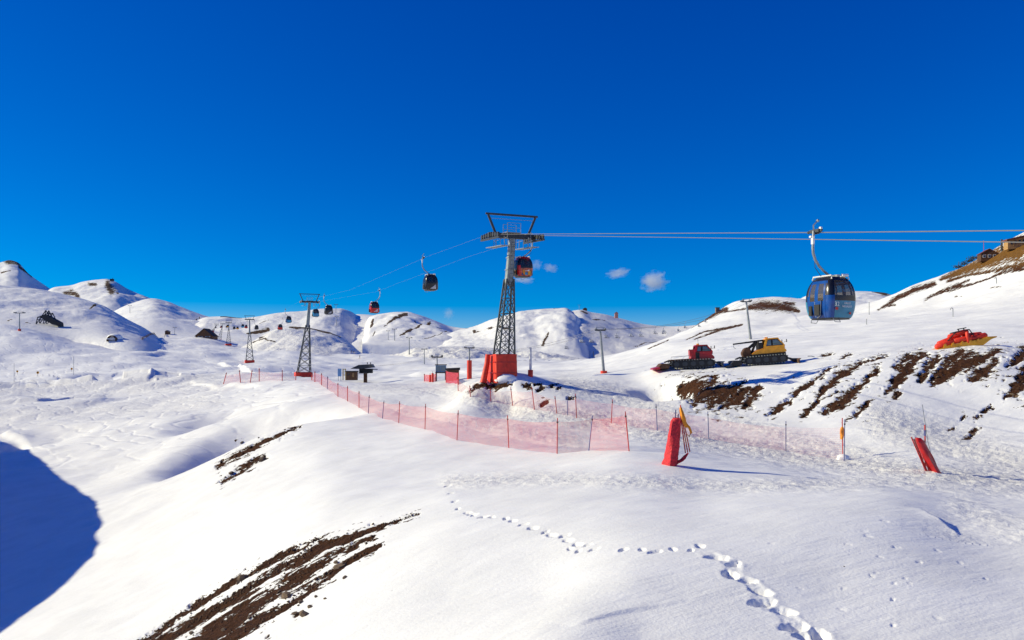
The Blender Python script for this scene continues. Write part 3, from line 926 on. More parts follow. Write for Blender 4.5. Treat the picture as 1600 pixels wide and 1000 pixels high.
def net_material(name, color, cell, wire, film):
    """woven safety net: real holes between the strands, plus the blur of strands too fine to draw"""
    m, n, b, out = new_mat(name)
    L = n.links.new
    uv = N(n, 'ShaderNodeUVMap')
    sx = N(n, 'ShaderNodeSeparateXYZ')
    L(uv.outputs[0], sx.inputs[0])
    def strand(o):
        f = math_node(n, 'FRACT', math_node(n, 'DIVIDE', o, cell))
        return math_node(n, 'LESS_THAN', f, wire)
    g = math_node(n, 'MAXIMUM', strand(sx.outputs[0]), strand(sx.outputs[1]))
    no = N(n, 'ShaderNodeTexNoise')
    no.inputs['Scale'].default_value = 1.4
    L(uv.outputs[0], no.inputs['Vector'])
    a = math_node(n, 'MULTIPLY', g, math_node(n, 'ADD', math_node(n, 'MULTIPLY', no.outputs['Fac'], .45), film))
    b.inputs['Base Color'].default_value = (*color, 1)
    b.inputs['Roughness'].default_value = .6
    tr = N(n, 'ShaderNodeBsdfTransparent')
    mx = N(n, 'ShaderNodeMixShader')
    L(a, mx.inputs[0]); L(tr.outputs[0], mx.inputs[1]); L(b.outputs[0], mx.inputs[2])
    L(mx.outputs[0], out.inputs['Surface'])
    return m
NET = net_material('red_net', (0.66, 0.045, 0.035), .055, .20, .36)
NET_THIN = net_material('pale_red_net', (0.62, 0.05, 0.07), .07, .11, .38)
NET_FAINT = net_material('faint_red_net', (0.62, 0.08, 0.09), .08, .07, .28)
NET_DENSE = net_material('dense_red_net', (0.60, 0.03, 0.06), .05, .55, .6)

# ================================================================== gondola lift
GK = 0.4                                   # metres the line drifts left per metre ahead
LINE_YAW = math.atan(GK)                   # heading of the uphill rope, turned left from +Y
TOWERS = [(68.0, 785, 588), (185.0, 474, 588), (378.0, 390, 568), (590.0, 357, 540), (700.0, 342, 530), (880.0, 331, 522)]
ROPE_H = [(8, 1.2, 1.2), (23.6, 3.78, 3.36), (31.5, 4.96, 4.62), (68, 10.55, 10.45), (85, 10.9, 10.75), (127, 10.9, 10.57), (148, 11.7, 11.5), (185, 13.3, 13.1), (196, 13.4, 13.2), (210, 13.1, 12.9), (264, 13.0, 12.7), (320, 15.0, 14.7), (378, 18.6, 18.4), (480, 20.8, 20.6), (590, 26.6, 26.4), (700, 30.5, 30.3), (880, 37, 36.8)]
def rope_point(side, d):
    x = (-2.0 if side < 0 else 2.0) - GK * (d - 68)
    a = np.array(ROPE_H)
    return Vector((x, d, float(np.interp(d, a[:, 0], a[:, 1 if side < 0 else 2]))))
for side, lab in ((-1, 'left hand steel haul rope running from the near lift tower over the slope'), (1, 'right hand steel haul rope running from the near lift tower over the slope')):
    ds = np.concatenate([np.linspace(8, 68, 40), np.linspace(70, 185, 60), np.linspace(190, 880, 120)])
    a = np.array(ROPE_H); k = 1 if side < 0 else 2
    pts = [rope_point(side, d) for d in ds]
    m = MB().tube(pts, [.02 if p.y < 68 else .0055 for p in pts], 6)
    tag(m.build('haul_rope', ROPE, None, True), lab, 'cable')

def cabin_rings():
    prof = [(0.0, .50), (.05, .57), (.16, .62), (.34, .665), (.54, .69), (.72, .70), (.84, .70), (.94, .695), (1.06, .685), (1.18, .665), (1.30, .635), (1.42, .59), (1.54, .53), (1.64, .46), (1.70, .40)]
    rings = []
    NS, NCn = 12, 4
    for z, h in prof:
        a, b, r = h, h * 1.08, h * .30
        pts = []
        for s in range(4):                 # sides: 0 = +Y end, 1 = -X side, 2 = -Y end, 3 = +X side
            def corner(cx, cy, t0):
                return [(cx + r * math.cos(t0 + math.pi / 2 * i / NCn), cy + r * math.sin(t0 + math.pi / 2 * i / NCn)) for i in range(NCn)]
            if s == 0:
                st, en, cc, t0 = (a - r, b), (-(a - r), b), (-(a - r), b - r), math.pi / 2
            elif s == 1:
                st, en, cc, t0 = (-a, b - r), (-a, -(b - r)), (-(a - r), -(b - r)), math.pi
            elif s == 2:
                st, en, cc, t0 = (-(a - r), -b), (a - r, -b), (a - r, -(b - r)), 1.5 * math.pi
            else:
                st, en, cc, t0 = (a, -(b - r)), (a, b - r), (a - r, b - r), 0.0
            for i in range(NS):
                t = i / NS
                bow = 0.035 * math.sin(math.pi * t)
                x, y = st[0] + (en[0] - st[0]) * t, st[1] + (en[1] - st[1]) * t
                if s == 0: y += bow
                elif s == 1: x -= bow
                elif s == 2: y -= bow
                else: x += bow
                pts.append((x, y, (s, i)))
            for i, (x, y) in enumerate(corner(*cc, t0)):
                pts.append((x, y, (s, NS + i)))
        rings.append((z, pts))
    return rings

CAB_X, CAB_TOP = 0.74, -1.78
def make_cabin(detail=True):
    root = thing('gondola_cabin', 'x', 'gondola cabin')
    rings = cabin_rings()
    z0 = CAB_TOP - 1.72
    n = len(rings[0][1])
    parts = {}
    def put(key, quad, off):
        m = parts.setdefault(key, MB())
        c = Vector((CAB_X, 0, 0))
        vs = []
        for p in quad:
            q = Vector(p)
            rad = Vector((q.x - CAB_X, q.y, 0)).normalized()
            vs.append(q + rad * off)
        m.add(vs, [(0, 1, 2, 3)])
    for k in range(len(rings) - 1):
        za, pa = rings[k]; zb, pb = rings[k + 1]
        zm = (za + zb) / 2
        for i in range(n):
            j = (i + 1) % n
            s, seg = pa[i][2]
            quad = [(CAB_X + pa[i][0], pa[i][1], z0 + za), (CAB_X + pa[j][0], pa[j][1], z0 + za), (CAB_X + pb[j][0], pb[j][1], z0 + zb), (CAB_X + pb[i][0], pb[i][1], z0 + zb)]
            key, off = 'shell', 0
            if zm > 1.54: key = 'roof'
            elif zm < .05: key = 'floor'
            elif s in (0, 2):
                if .06 < zm < .72: key, off = ('end_panel', s), .006
                elif .72 <= zm < .94: key, off = ('belt', s), .004
                elif .94 <= zm < 1.54 and seg < 12: key = ('end_window', s)
                elif zm >= .94: key, off = ('window_post', s), .004
            else:
                if seg >= 12:
                    key, off = (('window_post', s), .004) if zm > .94 else ('shell', 0)
                elif 1 <= seg <= 10:
                    leaf = 0 if seg <= 5 else 1
                    q = seg - 1 if leaf == 0 else seg - 6
                    if .72 < zm < 1.42 and 1 <= q <= 3: key, off = ('door_window', s, leaf), .012
                    elif zm > .05: key, off = ('door', s, leaf), .012
                elif .94 < zm < 1.42: key = ('side_window', s, seg)
            put(key, quad, off)
            if isinstance(key, tuple) and key[0] in ('door', 'end_panel', 'belt', 'window_post'):
                put('shell', quad, 0)
    mats = {'shell': BLUE, 'roof': NAVY, 'floor': DARKSTEEL}
    doors = {}
    for key in parts:
        if isinstance(key, str):
            parts[key].build(key, mats[key], root, True)
    for key in list(parts):
        if isinstance(key, tuple) and key[0] == 'door':
            doors[key[1:]] = parts[key].build('door', BLUE, root, True)
    for key in parts:
        if isinstance(key, tuple) and key[0] != 'door':
            nm = {'end_panel': 'end_panel', 'belt': 'belt', 'end_window': 'window', 'door_window': 'window', 'side_window': 'window', 'window_post': 'window_post'}[key[0]]
            mt = {'end_panel': TEAL, 'belt': BELT, 'window_post': BELT}.get(nm, GLASS)
            parts[key].build(nm, mt, doors[key[1:]] if key[0] == 'door_window' else root, True)
    # floor plate, benches
    MB().box((CAB_X, 0, z0 + .01), (.98, 1.05, .05)).build('floor_plate', DARKSTEEL, root)
    for sy in (-1, 1):
        MB().box((CAB_X, sy * .46, z0 + .42), (1.05, .30, .08)).box((CAB_X, sy * .58, z0 + .66), (.95, .07, .42)).build('bench', BLACK, root)
    # roof rails and the motor-like cylinder on top
    zt = CAB_TOP + .02
    for sx in (-1, 1):
        MB().tube([(CAB_X + sx * .44, -.52, zt - .14), (CAB_X + sx * .42, -.50, zt + .0), (CAB_X + sx * .42, .50, zt + .0), (CAB_X + sx * .44, .52, zt - .14)], .035, 8).build('roof_rail', WHITE, root, True)
    MB().box((CAB_X, 0, zt), (.16, .9, .10)).box((CAB_X, 0, zt), (.86, .12, .09)).build('roof_beam', STEEL, root, False, .01)
    MB().cyl((CAB_X + .15, -.46, zt + .03), (CAB_X + .45, -.46, zt + .03), .06, 12).build('damper', WHITE, root, True)
    # hanger: down from the grip, out and back over the cabin centre
    arm = [(-.13, 0, .06), (-.15, 0, -.25), (-.17, 0, -.62), (-.15, 0, -.85), (-.04, 0, -1.12), (.16, 0, -1.36), (.42, 0, -1.56), (.62, 0, -1.68), (CAB_X, 0, -1.76)]
    MB().tube(arm, [.05, .05, .055, .055, .055, .052, .05, .05, .06], 10).build('hanger_arm', STEEL, root, True)
    MB().tube([(-.03, .05, -.9), (-.02, .05, -1.4), (.3, .05, -1.76)], .012, 6).build('cable_lead', BLACK, root)
    MB().box((-.17, 0, -.32), (.10, .12, .34)).box((-.22, .05, -.18), (.10, .12, .08)).build('arm_box', WHITE, root, False, .01)
    g = MB().box((-.04, 0, .05), (.16, .52, .13)).box((0, 0, -.02), (.08, .34, .10)).cyl((-.10, -.36, .04), (-.04, -.36, .04), .06, 10).cyl((-.10, .36, .04), (-.04, .36, .04), .06, 10).beam((-.04, -.36, .04), (-.04, .36, .04), .04)
    g.build('grip', DARKSTEEL, root, False, .01)
    MB().beam((-.10, .03, .08), (-.16, -.02, .30), .05).beam((-.16, -.02, .28), (-.03, -.12, .46), .045).cyl((-.06, -.12, .46), (.01, -.12, .46), .05, 10).build('grip_lever', STEEL, root)
    MB().cyl((-.03, -.24, .14), (.05, -.24, .14), .06, 12).build('guide_roller', WHITE, root, True)
    # ski racks on both door sides, bumper loops below
    for sx in (-1, 1):
        x = CAB_X + sx * .74
        MB().tube([(x - sx * .10, -.34, z0 + .98), (x + sx * .02, -.30, z0 + .72), (x + sx * .01, -.22, z0 + .12), (x - sx * .08, .02, z0 + .06)], .022, 6).tube([(x - sx * .06, .08, z0 + .74), (x, .08, z0 + .70), (x - sx * .05, .06, z0 + .10)], .02, 6).build('rack_frame', STEEL, root, True)
        MB().box((x + sx * .01, -.10, z0 + .36), (.12, .26, .44), None, 1.1).build('ski_rack', BLACK, root)
        MB().box((x - sx * .01, .32, z0 + .34), (.06, .16, .40)).build('ski_rack', BLACK, root)
    for sy in (-1, 1):
        MB().tube([(CAB_X - .42, sy * .58, z0 + .06), (CAB_X - .40, sy * .66, z0 - .12), (CAB_X - .12, sy * .66, z0 - .13), (CAB_X - .10, sy * .56, z0 + .02)], .016, 6).build('bumper_loop', STEEL, root, True)
    return root

def text_mesh(body, size, name, mat, parent, M, depth=.004):
    cu = bpy.data.curves.new(name, 'FONT')
    cu.body = body; cu.size = size; cu.extrude = depth; cu.align_x = 'LEFT'
    tmp = bpy.data.objects.new(name, cu)
    COL.objects.link(tmp)
    bpy.context.view_layer.update()
    me = bpy.data.meshes.new_from_object(tmp.evaluated_get(bpy.context.evaluated_depsgraph_get()))
    bpy.data.objects.remove(tmp)
    me.name = name
    me.transform(M)
    me.materials.clear(); me.materials.append(mat)
    return link(bpy.data.objects.new(name, me), parent)

def end_frame(zrel, x, side=-1):
    """a place on the downhill end panel: x across, height above the cabin floor"""
    return Matrix.Translation((CAB_X + x, side * (.70 * 1.08 + .045), CAB_TOP - 1.72 + zrel)) @ Matrix.Rotation(R(90), 4, 'X') @ (Matrix.Rotation(R(180), 4, 'Y') if side > 0 else Matrix())

cab0 = make_cabin()
def bars(root, side):
    for k in range(5):
        M = end_frame(.14, -.12 + k * .12 if side < 0 else 0, side)
        x = CAB_X + side * -1 * (-.12 + k * .12)
        h = .10 + .085 * k
        y = side * (.66 * 1.08 + .05)
        MB().box((x, y, CAB_TOP - 1.72 + .14 + h / 2), (.075, .05, h)).build('stripe', WHITE, root)

CABINS = [
 # side, metres ahead, paint of shell / door / end panel, label
 (-1, 32.3, None, 'large blue gondola cabin numbered 32 hanging at the right, nearest of all cabins'),
 (1, 69.0, dict(shell=CABRED, door=NAVY, end_panel=COLOURS, roof=CABRED), 'red gondola cabin with coloured picture hanging under the tower with red padding'),
 (-1, 87, dict(shell=NAVY, door=NAVY, end_panel=NAVY), 'black gondola cabin with white rising bars alone against the blue sky'),
 (1, 125, dict(shell=CABRED, door=CABRED, end_panel=CABRED), 'red gondola cabin with black top and white bars against the blue sky'),
 (-1, 152, dict(shell=NAVY, door=NAVY, end_panel=NAVY), 'black gondola cabin just right of the second lift tower head'),
 (1, 184, dict(shell=CABTEAL, door=CABTEAL, end_panel=CABTEAL), 'light blue gondola cabin close beside the second lift tower'),
 (-1, 215, dict(shell=BLUE, door=BLUE, end_panel=CABTEAL), 'blue gondola cabin left of the second lift tower, upper of a close pair'),
 (1, 258, dict(shell=CABRED, door=CABRED, end_panel=CABRED), 'small red gondola cabin left of the second lift tower, lower of a close pair'),
 (-1, 322, dict(shell=NAVY, door=NAVY, end_panel=NAVY), 'dark far gondola cabin hanging alone right of the third lift tower'),
 (-1, 410, dict(shell=CABTEAL, door=NAVY, end_panel=CABTEAL), 'tiny dark gondola cabin just left of the third lift tower head'),
 (1, 420, dict(shell=CABRED, door=NAVY, end_panel=CABRED), 'tiny red gondola cabin just under the dark one by the third lift tower'),
 (-1, 492, dict(shell=NAVY, door=NAVY, end_panel=NAVY), 'tiny dark gondola cabin left one of a pair between third and fourth towers'),
 (1, 500, dict(shell=YELLOW, door=NAVY, end_panel=YELLOW), 'tiny yellowish gondola cabin right one of a pair between third and fourth towers'),
 (-1, 584, dict(shell=RUST, door=NAVY, end_panel=YELLOW), 'tiny brownish gondola cabin at the head of the fourth lift tower'),
 (1, 655, dict(shell=CABTEAL, door=NAVY, end_panel=YELLOW), 'tiny far gondola cabin between the fourth and fifth lift towers'),
 (-1, 705, dict(shell=CABRED, door=NAVY, end_panel=CABRED), 'tiny red gondola cabin by the fifth lift tower head'),
 (1, 790, dict(shell=NAVY, door=NAVY, end_panel=CABRED), 'tiny dark gondola cabin between the fifth and sixth lift towers'),
 (-1, 875, dict(shell=RUST, door=NAVY, end_panel=NAVY), 'farthest tiny gondola cabin by the sixth lift tower'),
]
_made = []
for i, (side, d, swap, lab) in enumerate(CABINS):
    o = cab0 if i == 0 else copy_tree(cab0)
    p = rope_point(side, d)
    o.location = p
    # cabins on the other rope run the other way
    o.rotation_euler = (0, 0, LINE_YAW + (0 if side < 0 else math.pi))
    tag(o, lab, 'gondola cabin', 'gondola cabins on the lift')
    if swap:
        sw = dict(swap)
        if i > 0: sw['window'] = GLASS_DARK
        recolor(o, sw)
    _made.append(o)
text_mesh('32', .24, 'number', WHITE, cab0, end_frame(.50, -.54))
text_mesh('VALLE', .12, 'lettering', WHITE, cab0, end_frame(.58, -.06))
text_mesh('NEVADO', .12, 'lettering', WHITE, cab0, end_frame(.45, -.16))
MB().cyl((CAB_X - .42, -.79, CAB_TOP - 1.72 + .40), (CAB_X - .42, -.805, CAB_TOP - 1.72 + .40), .065, 16).build('badge', CABRED, cab0)
MB().cyl((CAB_X + .27, -.765, CAB_TOP - 1.72 + .22), (CAB_X + .27, -.785, CAB_TOP - 1.72 + .22), .05, 16).build('badge', CABRED, cab0)
for i in (2, 3, 4):
    bars(_made[i], -1 if CABINS[i][0] < 0 else 1)
# coloured picture on the cabin under the near tower
for k, (x, z, w, h, mt) in enumerate([(-.30, .30, .22, .34, YELLOW), (-.02, .24, .24, .22, CABTEAL), (.20, .36, .18, .40, ORANGE), (-.10, .52, .40, .12, WHITE), (.30, .20, .14, .18, BLUE)]):
    MB().box((CAB_X + x, .765, CAB_TOP - 1.72 + z), (w, .03, h)).build('picture_patch', mt, _made[1])
    MB().box((CAB_X + .74, x, CAB_TOP - 1.72 + z), (.03, w, h)).build('picture_patch', mt, _made[1])

def sheave_train(m_beam, wheels, x, z, n, length, dz=0.0):
    m_beam.beam((x, -length / 2, z - .12), (x, length / 2, z - .12 + dz), .10, .16)
    for k in range(n):
        t = (k + .5) / n
        y = -length / 2 + length * t
        wheels.append((x, y, z + .12 + dz * t))

def lift_tower(d, bpx, bpy_, lab, pads='box', near=False, base_half=1.3, group='lattice towers of the gondola lift', lean=0.0):
    px_base = bpx
    P = Vector(((bpx - CX) / FPX * d, d, 0))
    P.z = ground(P.x, P.y) - .3
    top = (rope_point(-1, d) + rope_point(1, d)) / 2
    root = thing('lift_tower', lab, 'lift tower', P, LINE_YAW, group)
    H = top.z - P.z - .12                       # crossarm centre height
    off = top - P
    c, s_ = math.cos(-LINE_YAW), math.sin(-LINE_YAW)
    ox, oy = off.x * c - off.y * s_, off.x * s_ + off.y * c   # head offset in tower axes
    def ax(z):
        return Vector((ox * z / H, oy * z / H, z))
    zj = H * .70
    hb, hj, ht = base_half, (.32 if near else .40), (.25 if near else .32)
    th = .12 if near else .17
    # four legs
    cn = [(-1, -1), (1, -1), (1, 1), (-1, 1)]
    def leg_pt(k, z):
        t = z / zj
        h = hb + (hj - hb) * t
        return ax(z) + Vector((cn[k][0] * h, cn[k][1] * h, 0))
    for k in range(4):
        MB().beam(leg_pt(k, 0), leg_pt(k, zj), th, th, (0, 1, 0)).build('leg', LATTICE, root)
    nb = 7
    zs = [zj * (1 - (1 - i / nb) ** .85) for i in range(nb + 1)]
    for f in range(4):
        a, b = f, (f + 1) % 4
        mm = MB()
        for i in range(nb):
            for (p, q) in ((leg_pt(a, zs[i]), leg_pt(b, zs[i + 1])), (leg_pt(b, zs[i]), leg_pt(a, zs[i + 1]))):
                if near:
                    MB().beam(p, q, .055, .055).build('brace', LATTICE, root)
                else:
                    mm.beam(p, q, .09, .09)
            if near and i > 0:
                MB().beam(leg_pt(a, zs[i]), leg_pt(b, zs[i]), .05, .05).build('brace', LATTICE, root)
            elif i > 0:
                mm.beam(leg_pt(a, zs[i]), leg_pt(b, zs[i]), .08, .08)
        if not near:
            mm.build('bracing', LATTICE, root)
    # box column above the lattice
    p, q = ax(zj - .5), ax(H)
    m = MB(); m.beam(p, q, hj * 1.9, hj * 1.9, (0, 1, 0), ht * 1.7, ht * 1.7)
    m.build('column', TOWERGREEN, root, False, .03)
    if near:
        for i, t in enumerate((.22, .5, .78)):
            z = zj + (H - zj) * t
            hh = (hj * 1.9 + (ht * 1.7 - hj * 1.9) * t) * .5 + .02
            MB().box(ax(z), (2 * hh + .06, 2 * hh + .06, .07)).build('flange', TOWERGREEN, root)
        lad = MB()
        for sx in (-.16, .16):
            lad.beam(ax(zj * .3) + Vector((sx, -hj * 1.5, 0)), ax(H - .2) + Vector((sx, -.45, 0)), .035)
        for i in range(26):
            t = i / 25
            pz = ax(zj * .3).lerp(ax(H - .2), t) + Vector((0, -hj * 1.5 + (hj * 1.5 - .45) * t, 0))
            lad.beam(pz + Vector((-.16, 0, 0)), pz + Vector((.16, 0, 0)), .025)
        lad.build('ladder', LATTICE, root)
    A = ax(H)
    MB().box(A, (4.3, .5, .42)).build('crossarm', DARKSTEEL, root, False, .03)
    # sheave trains with their wheels
    for sx in (-1, 1):
        tr = MB(); wh = []
        slope = -.15 * 4.4 if d < 100 else 0.0
        L_ = 4.4 if d < 100 else 3.6
        x = A.x + sx * 2.0
        zc = A.z + .12
        tr.beam((x, A.y - L_ / 2, zc - .30 - .13 * L_ * .5 * (1 if d < 100 else 0)), (x, A.y + L_ / 2, zc - .30), .14, .16)
        nW = 8
        for k in range(nW):
            t = (k + .5) / nW
            y = A.y - L_ / 2 + L_ * t
            z = zc - .05 + (.13 * (y - A.y) if (d < 100 and y < A.y) else 0)
            tr.beam((x, y, z - .25), (x, y, z), .06)
            wh.append((x, y, z))
        tr.build('sheave_beam', DARKSTEEL, root)
        for (x_, y_, z_) in wh:
            MB().cyl((x_ - .07, y_, z_ - .02), (x_ + .07, y_, z_ - .02), .20, 12).build('sheave', DARKSTEEL if near else STEEL, root)
        # catwalk: open grid of bars hung below the train
        cw = MB()
        xa, xb = x - sx * .95, x - sx * .35
        zz = zc - .95
        for xx in (xa, xb):
            cw.beam((xx, A.y - 1.9, zz - .25), (xx, A.y + 1.9, zz), .06)
        for k in range(9):
            y = A.y - 1.9 + 3.8 * k / 8
            cw.beam((xa, y, zz - .25 + .25 * k / 8), (xb, y, zz - .25 + .25 * k / 8), .09, .03)
        for y in (A.y - 1.0, A.y + 1.0):
            cw.beam((xa, y, zz - .15), (x - sx * .9, y, zc - .3), .05)
        cw.build('catwalk', STEEL, root)
        rl = MB()
        for y in (A.y - 1.6, A.y, A.y + 1.6):
            rl.beam((xa, y, zz - .1), (xa, y, zz + 1.0), .03)
        rl.beam((xa, A.y - 1.6, zz + .95), (xa, A.y + 1.6, zz + 1.0), .03)
        rl.beam((xa, A.y - 1.6, zz + .5), (xa, A.y + 1.6, zz + .55), .025)
        rl.build('railing', STEEL, root)
        # gantry post, leaning outward
        MB().beam((A.x + sx * 1.5, A.y, A.z + .2), (A.x + sx * 2.15, A.y, A.z + 1.7), .15, .17).build('gantry_post', DARKSTEEL, root)
    MB().box((A.x, A.y, A.z + 1.79), (4.75, .16, .16)).build('gantry_beam', DARKSTEEL, root, False, .02)
    MB().beam((A.x - 1.9, A.y + .1, A.z + 1.45), (A.x + 1.9, A.y + .1, A.z + 1.45), .03).build('tie_wire', STEEL, root)
    pl = MB().box((A.x, A.y, A.z + .24), (1.3, 1.1, .05))
    for x in (-.6, .6):
        for y in (-.5, .5):
            pl.beam((A.x + x, A.y + y, A.z + .26), (A.x + x, A.y + y, A.z + 1.05), .035)
    for y in (-.5, .5):
        for z in (.65, 1.05):
            pl.beam((A.x - .6, A.y + y, A.z + z), (A.x + .6, A.y + y, A.z + z), .03)
    pl.build('platform', STEEL, root)
    # padding round the foot
    if pads == 'box':
        h = 2.05
        specs = [(-1, -1.0, 0.0), (-1, 0.0, 1.0)]
        w = base_half + .10
        def pad(p0, p1, z0, z1, out, seed):
            n1, n2 = 10, 8
            a, b = Vector(p0), Vector(p1)
            nor = Vector(((b - a).y, -(b - a).x, 0)).normalized()
            vs, fs = [], []
            rd = random.Random(seed)
            for j in range(n2 + 1):
                for i in range(n1 + 1):
                    u, v = i / n1, j / n2
                    z = z0 + (z1 - z0) * v
                    bulge = .045 * math.sin(math.pi * u) ** .35 * (1 if 0 < j < n2 else .4) + out * (1 - v) ** 2 + rd.uniform(-.022, .022)
                    vs.append(a.lerp(b, u) + nor * bulge + Vector((0, 0, z)))
            for j in range(n2):
                for i in range(n1):
                    k = j * (n1 + 1) + i
                    fs.append((k, k + 1, k + n1 + 2, k + n1 + 1))
            nfront = len(vs)
            for v in list(vs):
                vs.append(v - nor * .22)
            e = []
            fs += [tuple(i + nfront for i in reversed(f)) for f in fs]
            ring = [i for i in range(n1 + 1)] + [(j + 1) * (n1 + 1) - 1 for j in range(1, n2 + 1)] + [n2 * (n1 + 1) + i for i in range(n1 - 1, -1, -1)] + [j * (n1 + 1) for j in range(n2 - 1, 0, -1)]
            for i in range(len(ring)):
                p_, q_ = ring[i], ring[(i + 1) % len(ring)]
                fs.append((q_, p_, p_ + nfront, q_ + nfront))
            return MB().add(vs, fs).build('pad', REDPAD, root, True)
        c0 = ax(1.0); ox_, oy_ = c0.x * .3, c0.y * .3
        cs = [(-w, -w), (w, -w), (w, w), (-w, w)]
        for k in range(4):
            a, b = Vector((*cs[k], 0)) + Vector((ox_, oy_, 0)), Vector((*cs[(k + 1) % 4], 0)) + Vector((ox_, oy_, 0))
            mid = a.lerp(b, .5)
            pad(a, mid - (b - a).normalized() * .01, -.3, h + (.0 if k else .05), .16 if k in (0, 3) else .05, k * 2)
            pad(mid + (b - a).normalized() * .01, b, -.3, h + .06, .05, k * 2 + 1)
        for z in (.55, 1.45):
            for k in (0, 3):
                a, b = Vector((*cs[k], 0)) + Vector((ox_, oy_, 0)), Vector((*cs[(k + 1) % 4], 0)) + Vector((ox_, oy_, 0))
                nor = Vector(((b - a).y, -(b - a).x, 0)).normalized() * (.075 + (.16 * (1 - (z + .3) / 2.35) ** 2 if k in (0, 3) else 0))
                MB().beam(a + nor + Vector((0, 0, z)), b + nor + Vector((0, 0, z)), .02, .07).build('strap', REDPAINT, root)
        # a rolled mat standing at the left corner, flaring at the bottom
        a = Vector((-w - .30, w * .2, 0)) + Vector((ox_, oy_, 0))
        MB().tube([a + Vector((-.50, -.1, -.3)), a + Vector((-.32, -.05, .5)), a + Vector((-.13, 0, 1.3)), a + Vector((-.05, 0, 2.1))], [.28, .25, .22, .20], 14).build('pad', REDPAD, root, True)
    elif pads == 'low':
        w = base_half + .2
        for k in range(4):
            cs = [(-w, -w), (w, -w), (w, w), (-w, w)]
            a, b = cs[k], cs[(k + 1) % 4]
            MB().beam((*a, .9), (*b, .9), .30, 1.3).build('pad', REDPAD, root, False, .06)
    return root

lift_tower(*TOWERS[0], 'near grey lift tower with lattice legs and big red padding at its foot', 'box', True, .82)
lift_tower(*TOWERS[1], 'second lift tower with lattice legs standing at the far end of the red net fence', 'low', False, 1.55)
lift_tower(*TOWERS[2], 'third lift tower on the slope left of the red net fence with a red base', 'low', False, 1.8)
lift_tower(*TOWERS[3], 'fourth small lift tower rising behind a snow dome right of the dark hut', 'low', False, 1.8)
lift_tower(*TOWERS[4], 'fifth tiny lift tower beside the dark hut', 'low', False, 1.8)
lift_tower(*TOWERS[5], 'sixth and farthest tiny lift tower behind the dark hut', 'low', False, 1.8)

# ================================================================== net fences along the piste
def net_panel(a0, a1, b0, b1, mat, parent, sag=.06, seed=0):
    """mesh sheet hung between two posts: a0/b0 bottoms, a1/b1 tops"""
    rd = random.Random(seed)
    nu, nv = 14, 5
    L_ = (b0 - a0).length
    Hh = (a1 - a0).length
    vs, uv = [], []
    nor = Vector(((b0 - a0).y, -(b0 - a0).x, 0)).normalized()
    for j in range(nv + 1):
        for i in range(nu + 1):
            u, v = i / nu, j / nv
            p = a0.lerp(b0, u).lerp(a1.lerp(b1, u), v)
            s = math.sin(math.pi * u)
            p = p + Vector((0, 0, -sag * s * v - (.03 * s * (1 - v)))) + nor * (rd.uniform(-.02, .02) + .05 * s * math.sin(v * 2.5))
            vs.append(p); uv.append((u * L_, v * Hh))
    fs = [(j * (nu + 1) + i, j * (nu + 1) + i + 1, (j + 1) * (nu + 1) + i + 1, (j + 1) * (nu + 1) + i) for j in range(nv) for i in range(nu)]
    me = bpy.data.meshes.new('net_panel')
    me.from_pydata([tuple(v) for v in vs], [], fs)
    ul = me.uv_layers.new(name='UVMap')
    for lp in me.loops:
        ul.data[lp.index].uv = uv[lp.vertex_index]
    me.polygons.foreach_set('use_smooth', [True] * len(fs))
    me.materials.append(mat)
    return link(bpy.data.objects.new('net_panel', me), parent)

def net_fence(label, posts, mat, lo=.02, hi=.90, depths=None, rad=.024, nets=None):
    """posts: (column at base, column at top, top row, base row, paint)"""
    W3 = []
    for k, (xb, xt, yt, yb, paint) in enumerate(posts):
        b = hit(xb, yb)
        t = at(xt, yt, b.y)
        W3.append((b, t, paint))
    org = W3[0][0]
    root = thing('net_fence', label, 'fence', org)
    for b, t, paint in W3:
        d = t - b
        r_ = max(rad, b.y * .00050)
        m = MB().tube([b - d * .06 - org, b + d * .5 - org, t - org], [r_, r_, r_ * .9], 8)
        o = m.build('post', paint, root, True)
        MB().cyl(b + d * .86 - org, b + d * .90 - org, r_ * 1.7, 8).build('clip', BLACK, o)
    for k in range(len(W3) - 1):
        (b0, t0, _), (b1, t1, _) = W3[k], W3[k + 1]
        if nets is not None and k not in nets:
            continue
        net_panel(b0.lerp(t0, lo) - org, b0.lerp(t0, hi) - org, b1.lerp(t1, lo) - org, b1.lerp(t1, hi) - org, NET_FAINT if (mat is NET_THIN and W3[k][0].x > 12 and W3[k][0].y < 60) else mat, root, .10 if (b1 - b0).length > 4 else .05, k)
    return root

PR, PB = POLERED, POLEBLUE
net_fence('long red net fence on poles curving along the left edge of the piste', [
    (487,487,584,594,PR),(492,492,580,597,PR),(502.5,502.5,583,602,PR),(511.5,512,588,608,PB),(528,528,598,620,PR),(543,543,603,627,PR),(561,561,611,637,PR),(575.5,577,617,646,PB),
    (597.5,600,626,654,PB),(623,624.5,627,661,PR),(664,665,631,671,PR),(714,716,641,688,PR),(795,793,649,700,PR),(870.5,871,653,709,PR),(920,926,649,704,PB),(983,977,643,705,PR)], NET)
net_fence('pale red net fence on thin poles along the far right edge of the piste', [
    (716,715,588,611,PR),(735,734,602,620,PR),(767,766,607,627,PR),(801,798,605,634,PR),(835,831,605,640,PR),(870,867,619,646,PR),(887,887,620,649,PB),(901,899,615,653,PR),
    (955,957,624,661,PR),(1027,1025,631,673,PB),(1107.5,1106,643,686,PB),(1228,1228,658,705,PB),(1319,1320,655,720,PB)], NET_THIN, hi=.80)
net_fence('short stretch of dense red net beside the brown lift hut', [(697,697,579,598,PR),(716.5,716.5,582,601,PR)], NET_DENSE, hi=.97)
